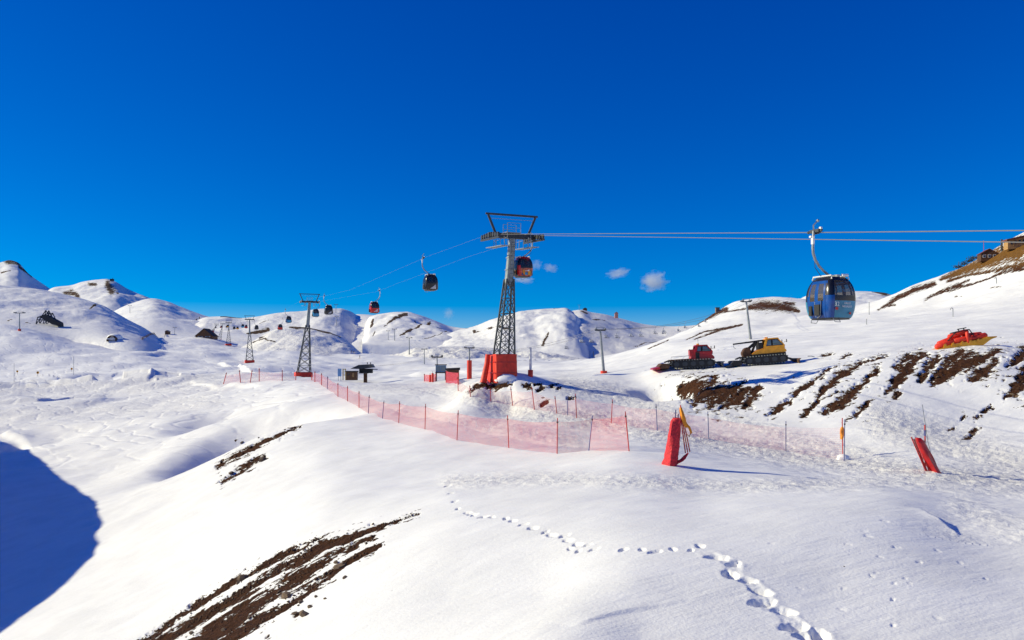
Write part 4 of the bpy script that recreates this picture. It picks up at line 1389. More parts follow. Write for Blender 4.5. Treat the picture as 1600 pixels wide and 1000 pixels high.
net_fence('faint red net fence with leaning poles left of the second lift tower', [(349,354,582,600,PR),(376,374,578,598,PR),(391,394,578,598,PR),(405,405,575,596,PR),(441,441,578,595,PR),(462,463,580,594,PR)], NET_THIN, hi=.75)
net_fence('small pink net screen in front of the glass lift booth', [(663,663,584,596,PR),(681,681,583,596,PR)], NET_DENSE, hi=.9)

# ------------------------------------------------------------------ rolled nets and poles
def rel(p, o): return Vector(p) - o
b = hit(1049, 727); D = b.y
root = thing('net_bundle', 'tall pink red roll of net stood upright with poles at the end of the fence', 'net bundle', b)
def A_(px, py, dd=0.0): return at(px, py, D + dd) - b
def ragged_roll(pts, rad, seed, n=14):
    rd = random.Random(seed)
    P_ = [Vector(p) for p in pts]
    m = MB(); vs = []; fs = []
    K = 14
    for i in range(K + 1):
        t = i / K * (len(P_) - 1); k = min(int(t), len(P_) - 2)
        c = P_[k].lerp(P_[k + 1], t - k); r_ = rad[k] + (rad[k + 1] - rad[k]) * (t - k)
        for j in range(n):
            a = 2 * math.pi * j / n
            q = r_ * (1 + .15 * math.sin(3 * a + i * .3) + .08 * math.sin(5 * a - i * .6) + rd.uniform(-.10, .10))
            vs.append(c + Vector((math.cos(a) * q, math.sin(a) * q, rd.uniform(-.015, .015))))
    for i in range(K):
        for j in range(n):
            fs.append((i * n + j, i * n + (j + 1) % n, (i + 1) * n + (j + 1) % n, (i + 1) * n + j))
    fs.append(tuple(range(n - 1, -1, -1))); fs.append(tuple(K * n + j for j in range(n)))
    return m.add(vs, fs)
NETROLL = plain('rolled_net', (0.66, 0.022, 0.035), .75, 0, .45, 14.0, bump=.8)
ragged_roll([A_(1047, 729), A_(1050, 700), A_(1055, 660), A_(1057, 653)], [.27, .24, .20, .12], 3).build('rolled_net', NETROLL, root, True)
ragged_roll([A_(1040, 731, -.1), A_(1052, 726, -.05), A_(1066, 718, .1), A_(1075, 708, .2)], [.05, .12, .10, .03], 5).build('rolled_net', NETROLL, root, True)
for (x0, y0, x1, y1, mt) in [(1050, 716, 1056, 640, PB), (1046, 720, 1052, 652, PB), (1054, 712, 1060, 647, PB), (1071, 708, 1062, 640, PR), (1074.5, 707, 1064, 645, PR), (1078, 706, 1063, 633, PR)]:
    MB().tube([A_(x0, y0, .1), A_(x1, y1, .1)], .022, 8).build('pole', mt, root, True)
oc = thing('orange_cloth', 'orange cloth draped over the pole tops of the tall red net roll', 'cloth', b + A_(1066, 655))
o_ = b + A_(1066, 655)
def B_(px, py, dd=0.0): return at(px, py, D + dd) - o_
ragged_roll([B_(1063.5, 637, -.02), B_(1066, 648, -.04), B_(1070, 662, -.05), B_(1072, 668, -.05)], [.05, .08, .075, .04], 8, 10).build('wrap', ORANGE, oc, True)
MB().tube([B_(1071, 662, -.05), B_(1077, 668, -.06), B_(1080, 676, -.06), B_(1077, 682, -.05), B_(1074, 679, -.04)], [.05, .05, .045, .03, .02], 8).build('strap', ORANGE, oc, True)

b = hit(1458, 736); D = b.y
root = thing('net_bundle', 'bright red roll of net leaning left with poles at the right of the slope', 'net bundle', b)
ragged_roll([A_(1463, 739), A_(1448, 712), A_(1436, 688), A_(1434, 684)], [.20, .21, .16, .10], 13).build('rolled_net', REDPAINT, root, True)
for (x0, y0, x1, y1, mt) in [(1447, 737, 1424, 683, PR), (1449, 737, 1428, 686, PR), (1452, 737, 1436, 687, PR), (1446, 735, 1445, 664, PR)]:
    MB().tube([A_(x0, y0, .0), A_(x1, y1, .0)], .028, 8).build('pole', mt, root, True)
    if x1 == 1445: MB().tube([A_(1445, 672), A_(1445, 681)], .045, 8).build('grip_sleeve', PB, root, True)
MB().tube([A_(1458, 724, .3), A_(1450, 690, .3), A_(1441, 632, .3)], .012, 6).build('whip_pole', STEEL, root, True)

b = hit(1316.5, 717); D = b.y
root = thing('marker_pole', 'red pole wrapped with orange cloth standing in a small snow heap', 'pole', b)
MB().tube([A_(1317, 720), A_(1316, 653)], .026, 8).build('pole', PR, root, True)
ragged_roll([A_(1315, 686, -.03), A_(1316, 679, -.03), A_(1315.5, 672, -.03), A_(1316, 667, -.03)], [.07, .11, .11, .05], 21, 10).build('wrap', ORANGE, root, True)
snow_plain = plain('heaped_snow', (0.86, 0.87, 0.88), .6, 0, .05, 4, bump=.3)
MB().blob((0, -.05, .02), (.32, .3, .24), 10, 6, .12, 3).build('snow_heap', snow_plain, root, True)

def pole_px(name, px, ytop, ybase, mat, label, cat, hook=False, group=None, rad=None):
    b = hit(px, ybase); H = (ybase - ytop) / FPX * b.y
    r_ = rad or max(.03, b.y * .00045)
    root = thing(name, label, cat, b, 0, group)
    pts = [(0, 0, -.4), (0, 0, H)]
    MB().tube(pts, r_, 8).build('post', mat, root, True)
    if hook:
        rr = H * .16
        MB().tube([(0, 0, H - .02)] + [(-rr + rr * math.cos(a), 0, H + rr * math.sin(a)) for a in [i * math.pi / 7 for i in range(8)]] + [(-2 * rr, 0, H - rr * .8)], r_, 8).build('hook', mat, root, True)
    return root
pole_px('hooked_pole', 1489, 483, 495, STEEL, 'grey hooked pole on the white slope above the red and yellow sled', 'pole', True, 'hooked poles on the slope')
pole_px('hooked_pole', 1557, 435, 443, STEEL, 'grey hooked pole higher on the right slope below the brown grass', 'pole', True, 'hooked poles on the slope')
pole_px('slope_pole', 1358, 472, 492, STEEL, 'thin grey pole on the slope just right of the blue gondola cabin', 'pole')
pole_px('slope_pole', 1354, 498, 507, STEEL, 'short grey stub pole below and right of the blue gondola cabin', 'pole')
pole_px('slope_pole', 22, 567, 597, STEEL, 'thin grey pole in the left snow field, farther left of two', 'pole', rad=.05)
pole_px('slope_pole', 115, 557, 586, STEEL, 'thin grey pole in the left snow field, farther right of two', 'pole', rad=.05)
pole_px('slope_pole', 927, 549, 558, DARKSTEEL, 'short dark pole on the slope left of the tall chairlift pylon foot', 'pole')
for px, py, lab in [(27, 580, 'small yellow marker disc on a stick beside the leftmost thin pole'), (59, 583, 'small yellow marker disc standing between the two thin poles on the left'), (112, 576, 'small yellow marker disc right next to the right thin pole')]:
    b = hit(px, py + 5)
    root = thing('marker_disc', lab, 'marker', b)
    MB().cyl((0, 0, -.2), (0, 0, 1.0), .04, 6).build('stick', DARKSTEEL, root)
    MB().cyl((0, -.03, 1.1), (0, .03, 1.1), .38, 14).build('disc', YELLOW, root, True)
    MB().cyl((0, -.05, 1.1), (0, -.03, 1.1), .16, 12).build('dot', BLACK, root, True)

# ------------------------------------------------------------------ chairlifts
def chair_pylon(px, ytop, ybase, label, base=None, wide=.26, pxt=None, tilt=0.0, d=None, heads=True):
    b = hit(px, ybase) if d is None else at(px, ybase, d)
    H = (ybase - ytop) / FPX * b.y
    root = thing('chairlift_pylon', label, 'chairlift pylon', b, 0, 'chairlift pylons')
    dx = ((pxt if pxt is not None else px) - px) / FPX * b.y
    r_ = H * .028
    MB().tube([(0, 0, -1.0), (dx * .0, 0, 0), (dx, 0, H * .93)], [r_ * 1.2, r_ * 1.2, r_ * .75], 10).build('pole', STEEL, root, True)
    w = H * wide
    k = H / 9.0
    MB().box((dx, 0, H * .93), (w * 1.02, .28 * k, .26 * k)).build('crossarm', DARKSTEEL, root)
    for s in (-1, 1):
        x = dx + s * w * .46
        MB().box((x, 0, H * .93 + .10 * k), (.16 * k, 2.4 * k, .18 * k)).build('sheave_beam', DARKSTEEL, root)
        for i in range(6):
            y = (-1.0 + i * .4) * k
            MB().cyl((x - .08 * k, y, H * .93 + .24 * k), (x + .08 * k, y, H * .93 + .24 * k), .17 * k, 10).build('sheave', STEEL, root)
        MB().beam((dx + s * w * .22, 0, H * .93), (dx + s * w * .40, 0, H * .995), .07 * k).build('lifting_frame', STEEL, root)
    MB().box((dx, 0, H * .995), (w * .86, .09 * k, .09 * k)).build('frame_beam', STEEL, root)
    if base:
        MB().cyl((0, 0, -.5), (0, 0, H * base), r_ * 2.6, 12).build('pad', REDPAD, root, True)
    return b + Vector((dx, 0, H * .93)), w
PY = {}
PY['a'] = chair_pylon(943.5, 511, 583, 'tall pale chairlift pylon with small red foot right of the near lift tower', .05, .22, 938)
PY['b'] = chair_pylon(1173, 467, 530, 'tall chairlift pylon rising behind the yellow snow groomer', None, .22, 1166)
PY['c'] = chair_pylon(733.5, 540, 592, 'chairlift pylon with red padded lower half left of the near lift tower', .56, .30)
PY['d'] = chair_pylon(663, 544, 569, 'dark chairlift pylon just above the glass lift booth', None, .38)
PY['e'] = chair_pylon(639.5, 526, 554, 'chairlift pylon halfway up the striped hill, nearer of the line', None, .32)
PY['f'] = chair_pylon(616.5, 513, 532, 'chairlift pylon on the striped hill, right one of a close pair', None, .40)
PY['g'] = chair_pylon(606.5, 516, 531, 'chairlift pylon on the striped hill, left one of a close pair', None, .42)
chair_pylon(30.5, 487, 517, 'chairlift pylon with red foot standing alone at the far left', .10, .50)
chair_pylon(905, 476, 485, 'tiny pylon on the summit of the hill right of the near tower', None, .6)
chair_pylon(525, 475, 489, 'tiny pylon on top of the rounded hill behind the second tower', None, .45)
chair_pylon(526, 494, 509, 'tiny pylon on the rounded hill flank behind the second tower', None, .4)
chair_pylon(273, 511, 523, 'tiny pylon on the snow left of the dark hut', None, .45)
chair_pylon(203, 477, 489, 'tiny pylon at the foot of the far left peaks', None, .45)
def rope_run(label, pts):
    out = []
    for i in range(len(pts) - 1):
        a, b = pts[i], pts[i + 1]
        for k in range(16):
            t = k / 16
            p = a.lerp(b, t); p.z -= (b - a).length * .018 * 4 * t * (1 - t)
            out.append(p)
    out.append(pts[-1])
    tag(MB().tube(out, .022, 5).build('chairlift_rope', ROPE, None, True), label, 'cable')
    return out
stA = at(576, 572, 225); stB = at(690, 556, 215)
run1 = []
for s, lab in ((-1, 'thin front chairlift rope running from the dark canopy station to the right'), (1, 'thin rear chairlift rope running from the dark canopy station to the right')):
    pts = [stA + Vector((0, s * 1.2, 0))]
    for k in ('c', 'a', 'b'):
        p, w = PY[k]; pts.append(p + Vector((s * w * .46, 0, w * .1)))
    pts.append(at(1236, 461, 345) + Vector((0, s * 1.5, 0)))
    run1.append(rope_run(lab, pts))
for s, lab in ((-1, 'thin chairlift rope climbing the striped hill, left strand'), (1, 'thin chairlift rope climbing the striped hill, right strand')):
    pts = [stB + Vector((s * 1.0, 0, 0))]
    for k in ('d', 'e', 'f', 'g'):
        p, w = PY[k]; pts.append(p + Vector((s * w * .46, 0, w * .1)))
    rope_run(lab, pts)
# chairs
def make_chair():
    r_ = thing('lift_chair', 'small empty chairlift chair hanging from the rope on the right', 'lift chair', (0, 0, 0), 0, 'chairlift chairs')
    MB().tube([(0, 0, 0), (0, 0, -.5), (0, .25, -.8), (0, .25, -1.3)], .035, 6).build('hanger', STEEL, r_, True)
    MB().box((0, 0, -1.72), (1.5, .5, .07)).build('seat', DARKSTEEL, r_)
    MB().box((0, .25, -1.42), (1.5, .06, .5)).build('backrest', WHITE, r_)
    MB().tube([(-.72, -.2, -1.7), (-.74, .22, -1.25), (.74, .22, -1.25), (.72, -.2, -1.7)], .03, 6).build('frame', STEEL, r_, True)
    return r_
ch0 = make_chair()
ORD = ['first', 'second', 'third', 'fourth', 'fifth', 'sixth', 'seventh', 'eighth', 'ninth', 'tenth', 'eleventh', 'twelfth', 'thirteenth', 'fourteenth']
cpx = [1103, 1093, 1071, 1061, 1038, 1037, 1024, 1002, 987, 965, 948, 925, 910, 886]
for i, px in enumerate(cpx):
    o = ch0 if i == 0 else copy_tree(ch0)
    rn = run1[i % 2]
    p = min(rn, key=lambda q: abs(CX + FPX * q.x / q.y - px))
    # slide along the rope to the exact column
    q = [(CX + FPX * v.x / v.y, v) for v in rn]
    for (x0, v0), (x1, v1) in zip(q, q[1:]):
        if min(x0, x1) <= px <= max(x0, x1) and abs(x1 - x0) > 1e-6:
            p = v0.lerp(v1, (px - x0) / (x1 - x0)); break
    o.location = p
    o.rotation_euler = (0, 0, R(60))
    o.scale = (.62, .62, .62)
    tag(o, 'small chairlift chair on the thin rope, ' + ORD[i] + ' leftward from the pylon behind the yellow groomer')

b = hit(789, 590)
tag(MB().blob(b + Vector((.1, -.3, -.16)), (.95, .6, .48), 16, 9, .07, 5).build('snow_drift', snow_plain, None, True), 'small white snow heap against the front of the red tower padding', 'snow drift')
# pale pole with red foot right of the near tower
b = hit(829, 588)
root = thing('white_pole', 'plain white pole with red padded foot right of the near lift tower', 'pole', b)
k = b.y / FPX
MB().tube([(0, 0, -.3), (0, 0, 45 * k)], [2.1 * k, 1.9 * k], 12).build('pole', WHITE, root, True)
MB().cyl((-.5 * k, 0, -.3), (0, 0, 10 * k), 4 * k, 12).build('pad', REDPAD, root, True)

# ------------------------------------------------------------------ lift stations and huts
def station_frame(px, py, d):
    p = at(px, py, d); return p, d / FPX
p, k = station_frame(570, 592, 225)
root = thing('lift_station', 'dark lift station with pointed canopy roof behind the piste crest', 'lift station', p)
MB().prism([(-21 * k, 16 * k), (-8 * k, 22 * k), (12 * k, 23 * k), (15 * k, 18 * k), (-6 * k, 15.5 * k)], -9 * k, 9 * k).build('canopy', DARKSTEEL, root, False, .05)
MB().box((2 * k, 0, 12.5 * k), (20 * k, 10 * k, 7 * k)).build('machine_housing', BLACK, root, False, .05)
MB().cyl((-2 * k, 0, 8.5 * k), (-2 * k, 0, 10 * k), 8 * k, 20).build('bullwheel', DARKSTEEL, root, True)
MB().box((1 * k, 0, 2 * k), (5 * k, 5 * k, 16 * k)).build('column', RUST, root)
MB().beam((12 * k, 0, 15 * k), (20 * k, 0, 15 * k), 1.2 * k).build('arm', DARKSTEEL, root)
for x in (4, 9):
    MB().cyl((x * k, 0, 23 * k), (x * k, 0, 26 * k), .7 * k, 8).build('vent', DARKSTEEL, root)
p, k = station_frame(550, 592, 222)
root = thing('lift_hut', 'low brown hut with dark roof left of the canopy station', 'hut', p)
MB().box((0, 0, 4.5 * k), (16 * k, 12 * k, 13 * k)).build('wall', WOOD, root)
MB().box((0, 0, 11.7 * k), (18 * k, 14 * k, 1.6 * k)).build('roof', DARKROOF, root)
MB().box((3 * k, -6.1 * k, 6 * k), (3 * k, .3 * k, 6 * k)).build('door', OCHRE, root)
MB().box((-4 * k, -6.1 * k, 7 * k), (4 * k, .3 * k, 3 * k)).build('window', GLASS_DARK, root)
p, k = station_frame(538, 592, 221)
root = thing('steel_gate', 'pale yellow steel frame between the blue board and the low hut', 'frame', p)
for x in (-2, 2):
    MB().box((x * k, 0, 7 * k), (1.2 * k, 1.2 * k, 18 * k)).build('post', TANK, root)
for z in (6, 11, 15):
    MB().box((0, 0, z * k), (3 * k, .8 * k, .9 * k)).build('rail', TANK, root)
p, k = station_frame(530.5, 592, 221)
root = thing('info_board', 'pale blue board on posts at the left of the low hut', 'board', p)
MB().box((0, 0, 10 * k), (5.5 * k, .5 * k, 12 * k)).build('panel', plain('board_blue', (.22, .42, .66), .5, 0, .15), root)
for x in (-2, 2):
    MB().box((x * k, .6 * k, 3 * k), (.6 * k, .6 * k, 14 * k)).build('post', STEEL, root)

p, k = station_frame(689, 597, 200)
root = thing('lift_booth', 'glass fronted lift booth on legs under the loading pylon', 'booth', p)
for x in (-7, 7):
    for y in (-3, 3):
        MB().box((x * k, y * k, 8 * k), (1 * k, 1 * k, 22 * k)).build('leg', DARKSTEEL, root)
MB().box((0, 0, 15 * k), (17 * k, 8 * k, 2 * k)).build('floor', DARKSTEEL, root)
MB().box((0, 0, 21 * k), (16 * k, 7 * k, 10 * k)).build('wall', SIGNBLUE, root)
for x in (-3.9, 3.9):
    MB().box((x * k, -3.6 * k, 21 * k), (7 * k, .4 * k, 8 * k)).build('window', GLASS_PALE, root)
MB().box((0, 0, 27 * k), (18 * k, 9 * k, 1.4 * k)).build('roof', DARKROOF, root)
MB().cyl((-6 * k, 0, 26 * k), (-6 * k, 0, 42 * k), .9 * k, 10).build('mast', STEEL, root, True)
MB().box((-6 * k, 0, 39 * k), (17 * k, 2 * k, 1.8 * k)).build('crossarm', DARKSTEEL, root)
for x in (-14, 2):
    MB().cyl((x * k, -1.6 * k, 40.6 * k), (x * k, 1.6 * k, 40.6 * k), 1.6 * k, 12).build('sheave', DARKSTEEL, root)
MB().box((-6 * k, 0, 43 * k), (7 * k, 3 * k, 3 * k)).build('lamp_box', WHITE, root)
p, k = station_frame(707.5, 599, 190)
root = thing('lift_hut', 'brown wooden hut with flat dark roof behind the dense red net', 'hut', p)
MB().box((0, 0, 10 * k), (19 * k, 14 * k, 22 * k)).build('wall', WOOD, root)
MB().prism([(-11 * k, 21 * k), (-11 * k, 23.6 * k), (11 * k, 24.6 * k), (11 * k, 21 * k)], -8 * k, 8 * k).build('roof', DARKROOF, root)
for i in range(5):
    MB().box((0, -7.2 * k, (3 + i * 3.6) * k), (19 * k, .4 * k, 3.1 * k)).build('plank', WOOD, root)
for i, (px, h_) in enumerate([(676, 14), (672, 11)]):
    b = hit(px, 597)
    root = thing('gate_post', ['red padded gate post left of the glass lift booth, taller one', 'red padded gate post left of the glass lift booth, shorter one'][i], 'post', b)
    MB().cyl((0, 0, -.3), (0, 0, h_ * b.y / FPX), .28, 10).build('pad', REDPAD, root, True)
    MB().cyl((0, 0, h_ * b.y / FPX), (0, 0, (h_ + 3) * b.y / FPX), .06, 8).build('rod', STEEL, root)

# truss station at the left
b = hit(76, 508)
k = b.y / FPX
root = thing('lift_station', 'dark open steel truss station on the far left slope', 'lift station', b)
MB().prism([(-12 * k, 13 * k), (-2 * k, 16 * k), (20 * k, 4 * k), (21 * k, -2 * k), (8 * k, 1 * k)], -5 * k, 5 * k).build('machine_housing', plain('station_dark', (.03, .028, .024), .7, 0, .4), root)
for (x0, z0, x1, z1) in [(-18, -2, -15, 12), (-15, 12, 5, 8), (-18, 0, -2, 23), (-2, 23, 8, 4), (4, 19, 12, 2), (4, 19, -4, 2), (-15, 12, 4, 19), (-2, 23, -6, 2), (-16, 9, 10, 5)]:
    for y in (-4, 4):
        MB().beam((x0 * k, y * k, z0 * k), (x1 * k, y * k, z1 * k), 1.0 * k).build('truss_member', DARKSTEEL, root)

# arched tunnel mouth
b = hit(175, 533); k = b.y / FPX
root = thing('tunnel_mouth', 'dark arched tunnel mouth with snow on top in the left middle ground', 'tunnel', b)
arc = [(math.cos(t), math.sin(t)) for t in [math.pi * i / 12 for i in range(13)]]
m = MB(); vs, fs = [], []
for y in (-3, 10):
    for c_, s__ in arc:
        vs.append((7.5 * k * c_, y * k, 9.5 * k * s__ - .5 * k)); vs.append((6.6 * k * c_, y * k, 8.6 * k * s__ - .5 * k))
n2 = 26
for i in range(12):
    a = 2 * i
    fs += [(a, a + 2, a + 3, a + 1), (a + n2, a + n2 + 1, a + n2 + 3, a + n2 + 2), (a, a + n2, a + n2 + 2, a + 2), (a + 1, a + 3, a + n2 + 3, a + n2 + 1)]
m.add(vs, fs).build('arch', RUST, root)
MB().box((0, 8 * k, 3 * k), (14 * k, .6 * k, 13 * k)).build('back_wall', BLACK, root)
MB().box((0, -3.2 * k, 3.4 * k), (12.6 * k, .5 * k, 1.6 * k)).build('beam', WHITE, root)
tag(MB().blob((b.x - 1 * k, b.y + 11 * k, b.z + 5 * k), (12 * k, 9 * k, 7 * k), 18, 10, .05, 7).build('snow_drift', snow_plain, None, True), 'rounded snow drift heaped over the dark tunnel mouth', 'snow drift')

def gable_house(px, py, w, h, roof_h, depth, label, wall, roof, cat='house', d=None, windows=0, rz=0, name='hut', over=1.1, rows=1):
    b = hit(px, py) if d is None else at(px, py, d)
    k = b.y / FPX
    root = thing(name, label, cat, b, rz)
    W_, H_, RH, DP = w * k, h * k, roof_h * k, depth * k
    MB().prism([(-W_ / 2, -3 * k), (W_ / 2, -3 * k), (W_ / 2, H_), (0, H_ + RH * .97), (-W_ / 2, H_)], -DP / 2, DP / 2).build('wall', wall, root)
    for s in (-1, 1):
        e = Vector((s * W_ / 2 * over, 0, H_ - RH * (over - 1))); t = Vector((0, 0, H_ + RH)); th = .5 * k
        prof = [(e.x, e.z), (t.x, t.z), (t.x, t.z + th * 1.4), (e.x, e.z + th * 1.4)]
        MB().prism(prof, -DP / 2 * over, DP / 2 * over).build('roof_slope', roof, root)
    for i in range(windows):
        x = (-.5 + (i + .5) / windows) * W_ * .9
        for r_ in range(rows):
            z = H_ * ((r_ + .55) / rows)
            f = MB().box((x, -DP / 2 - .1 * k, z), (W_ / windows * .55, .3 * k, H_ / rows * .5)).build('window', WHITE, root)
            MB().box((x, -DP / 2 - .3 * k, z), (W_ / windows * .42, .15 * k, H_ / rows * .38)).build('pane', GLASS_DARK, f)
    return root
gable_house(323, 528, 26, 3, 11, 22, 'dark steep roofed hut beside the row of far lift towers', WOOD, DARKROOF, 'hut', windows=2)
gable_house(262, 522, 6, 4, 1.5, 6, 'tiny brown hut at the end of the dark snow fence', WOOD, TOWERGREEN, 'hut')
gable_house(963, 494, 5, 4, 2, 6, 'tiny pinkish hut on the skyline right of the summit pylon', plain('pinkish_wall', (.42, .2, .17), .8), REDROOF, 'hut')
gable_house(914, 485, 6, 2, 1.5, 6, 'tiny brown shelter beside the summit pylon on the skyline', WOOD, DARKROOF, 'hut')
b = hit(1121, 488); k = b.y / FPX
root = thing('stone_tower', 'square grey stone block on the rocky skyline left of the tall pylon', 'tower', b)
MB().box((0, 0, 2 * k), (6 * k, 5 * k, 10 * k)).build('wall', STONEWALL, root, False, .1)
MB().box((0, 0, 7.2 * k), (6.6 * k, 5.6 * k, .8 * k)).build('roof', DARKROOF, root)
MB().box((4.5 * k, 0, 1 * k), (3 * k, 4 * k, 6 * k)).build('annex', STONEWALL, root)
b = hit(175, 440); k = b.y / FPX
root = thing('summit_station', 'tiny dark lift station on the rocky summit far left', 'lift station', b)
MB().box((0, 0, 2.6 * k), (5 * k, 4 * k, 3.2 * k)).build('cabin', DARKSTEEL, root)
for x in (-1.6, 1.6):
    MB().box((x * k, 0, .3 * k), (.8 * k, .8 * k, 4 * k)).build('leg', DARKSTEEL, root)
MB().box((1.2 * k, 0, 4.8 * k), (.6 * k, .6 * k, 2 * k)).build('mast', DARKSTEEL, root)
# dark snow fence beside the tiny hut
pa, pb = hit(222, 531), hit(258, 522)
root = thing('snow_fence', 'dark weathered board fence running down from the tiny brown hut', 'fence', pa)
for i in range(9):
    q = pa.lerp(pb, i / 8); q.z = ground(q.x, q.y)
    MB().box(q - pa + Vector((0, 0, .5)), (.22, .22, 2.0)).build('post', WOOD, root)
    if i < 8:
        q2 = pa.lerp(pb, (i + 1) / 8); q2.z = ground(q2.x, q2.y)
        for z in (.35, .85, 1.3):
            MB().beam(q - pa + Vector((0, 0, z)), q2 - pa + Vector((0, 0, z)), .08, .28).build('board', WOOD, root)

# buildings and shrubs on the brown ridge, upper right
gable_house(1543, 406, 24, 9, 7, 16, 'brown roofed chalet on the ridge, left of the long ochre building', RUST, REDROOF, 'chalet', windows=3, name='chalet', rz=R(-12))
b = hit(1592, 384); k = b.y / FPX
root = thing('long_building', 'long ochre building with red roof at the right end of the ridge', 'building', b, R(-8))
MB().prism([(-19 * k, -6 * k), (40 * k, -2 * k), (40 * k, 20 * k), (-19 * k, 7 * k)], -7 * k, 7 * k).build('wall', OCHRE, root)
MB().prism([(-21 * k, 6.6 * k), (41 * k, 20.6 * k), (41 * k, 23.6 * k), (-21 * k, 9.6 * k)], -8.5 * k, 8.5 * k).build('roof', REDROOF, root)
for i in range(9):
    x = -14 + i * 6
    f = MB().box((x * k, -7.2 * k, (3.2 + (x + 19) * .14) * k), (3 * k, .4 * k, 5 * k)).build('window', WOOD, root)
    MB().box((x * k, -7.5 * k, (3.2 + (x + 19) * .14) * k), (2.2 * k, .3 * k, 4 * k)).build('pane', GLASS_DARK, f)
    MB().box(((x + 3) * k, -7.3 * k, (2.2 + (x + 22) * .14) * k), (.8 * k, .6 * k, 9 * k)).build('pilaster', OCHRE, root)
pole_px('ridge_mast', 1537, 376, 392, REDPAINT, 'thin red mast on the brown ridge beside the chalet roof', 'mast', rad=.16)
pole_px('ridge_mast', 1565, 374, 392, DARKSTEEL, 'dark chimney like mast on the ridge between chalet and long building', 'mast', rad=.26)
rd = random.Random(5)
for i, (px, py, s_) in enumerate([(1498, 419, 7), (1507, 414, 7), (1516, 409, 6), (1523, 405, 8)]):
    b = hit(px, py); k = b.y / FPX
    root = thing('shrub', ['dark low shrub on the ridge, lowest and leftmost of the row', 'dark low shrub on the ridge, second from the left of the row', 'dark low shrub on the ridge, third from the left of the row', 'dark spreading shrub on the ridge touching the chalet'][i], 'shrub', b, 0, 'shrubs on the ridge')
    for j in range(3):
        MB().tube([(0, 0, -.3), (rd.uniform(-2, 2) * k, rd.uniform(-1, 1) * k, 3 * k)], [.3 * k, .12 * k], 6).build('stem', WOOD, root)
    m = MB()
    for j in range(170):
        c = Vector((rd.gauss(0, s_ * .55), rd.gauss(0, s_ * .4), abs(rd.gauss(2.2, 1.5)))) * k
        a = rd.uniform(0, 6.28); q = rd.uniform(.5, 1.1) * k
        u = Vector((math.cos(a), math.sin(a), rd.uniform(-.5, .5))) * q; v = Vector((rd.uniform(-.5, .5), rd.uniform(-.5, .5), 1)).normalized() * q * .7
        m.add([c - u, c - v, c + u, c + v], [(0, 1, 2, 3)])
    tag(m.build('foliage', BUSH, root), kind='stuff')

# ================================================================== snow groomers
def stadium(L_, H_, zb, n=8, slope=.0):
    r_ = H_ / 2
    pts = []
    for i in range(n + 1):
        t = -math.pi / 2 + math.pi * i / n
        pts.append((L_ / 2 - r_ + r_ * math.cos(t), zb + r_ + r_ * math.sin(t)))
    for i in range(n + 1):
        t = math.pi / 2 + math.pi * i / n
        pts.append((-L_ / 2 + r_ + r_ * math.cos(t), zb + r_ + r_ * math.sin(t)))
    return pts
def undercarriage(root):
    for sy in (-1, 1):
        pr = stadium(4.6, .82, .05)
        tr = MB().prism(pr, sy * 1.2 - .42, sy * 1.2 + .42).build('track', BLACK, root)
        P_ = [Vector((x, 0, z)) for x, z in pr] ; P_.append(P_[0])
        tot = [0]
        for a, b in zip(P_, P_[1:]): tot.append(tot[-1] + (b - a).length)
        g = MB(); nG = 34
        for i in range(nG):
            s_ = tot[-1] * i / nG
            j = max(q for q in range(len(tot)) if tot[q] <= s_)
            a, b = P_[j], P_[j + 1]
            c = a.lerp(b, (s_ - tot[j]) / max(1e-6, (b - a).length))
            dirv = (c - Vector((max(-1.8, min(1.8, c.x)), 0, .46))).normalized()
            MBc = c + dirv * .05
            g.beam(MBc + Vector((0, sy * 1.2 - .44, 0)), MBc + Vector((0, sy * 1.2 + .44, 0)), .05, .12, dirv)
        g.build('grouser', STEEL, tr)
        for i in range(5):
            MB().cyl((-1.75 + i * .875, sy * 1.2 - .46, .46), (-1.75 + i * .875, sy * 1.2 + .46, .46), .28, 14).build('wheel', DARKSTEEL, root, True)
    MB().box((0, 0, .72), (4.0, 1.5, .5)).build('chassis', DARKSTEEL, root, False, .03)

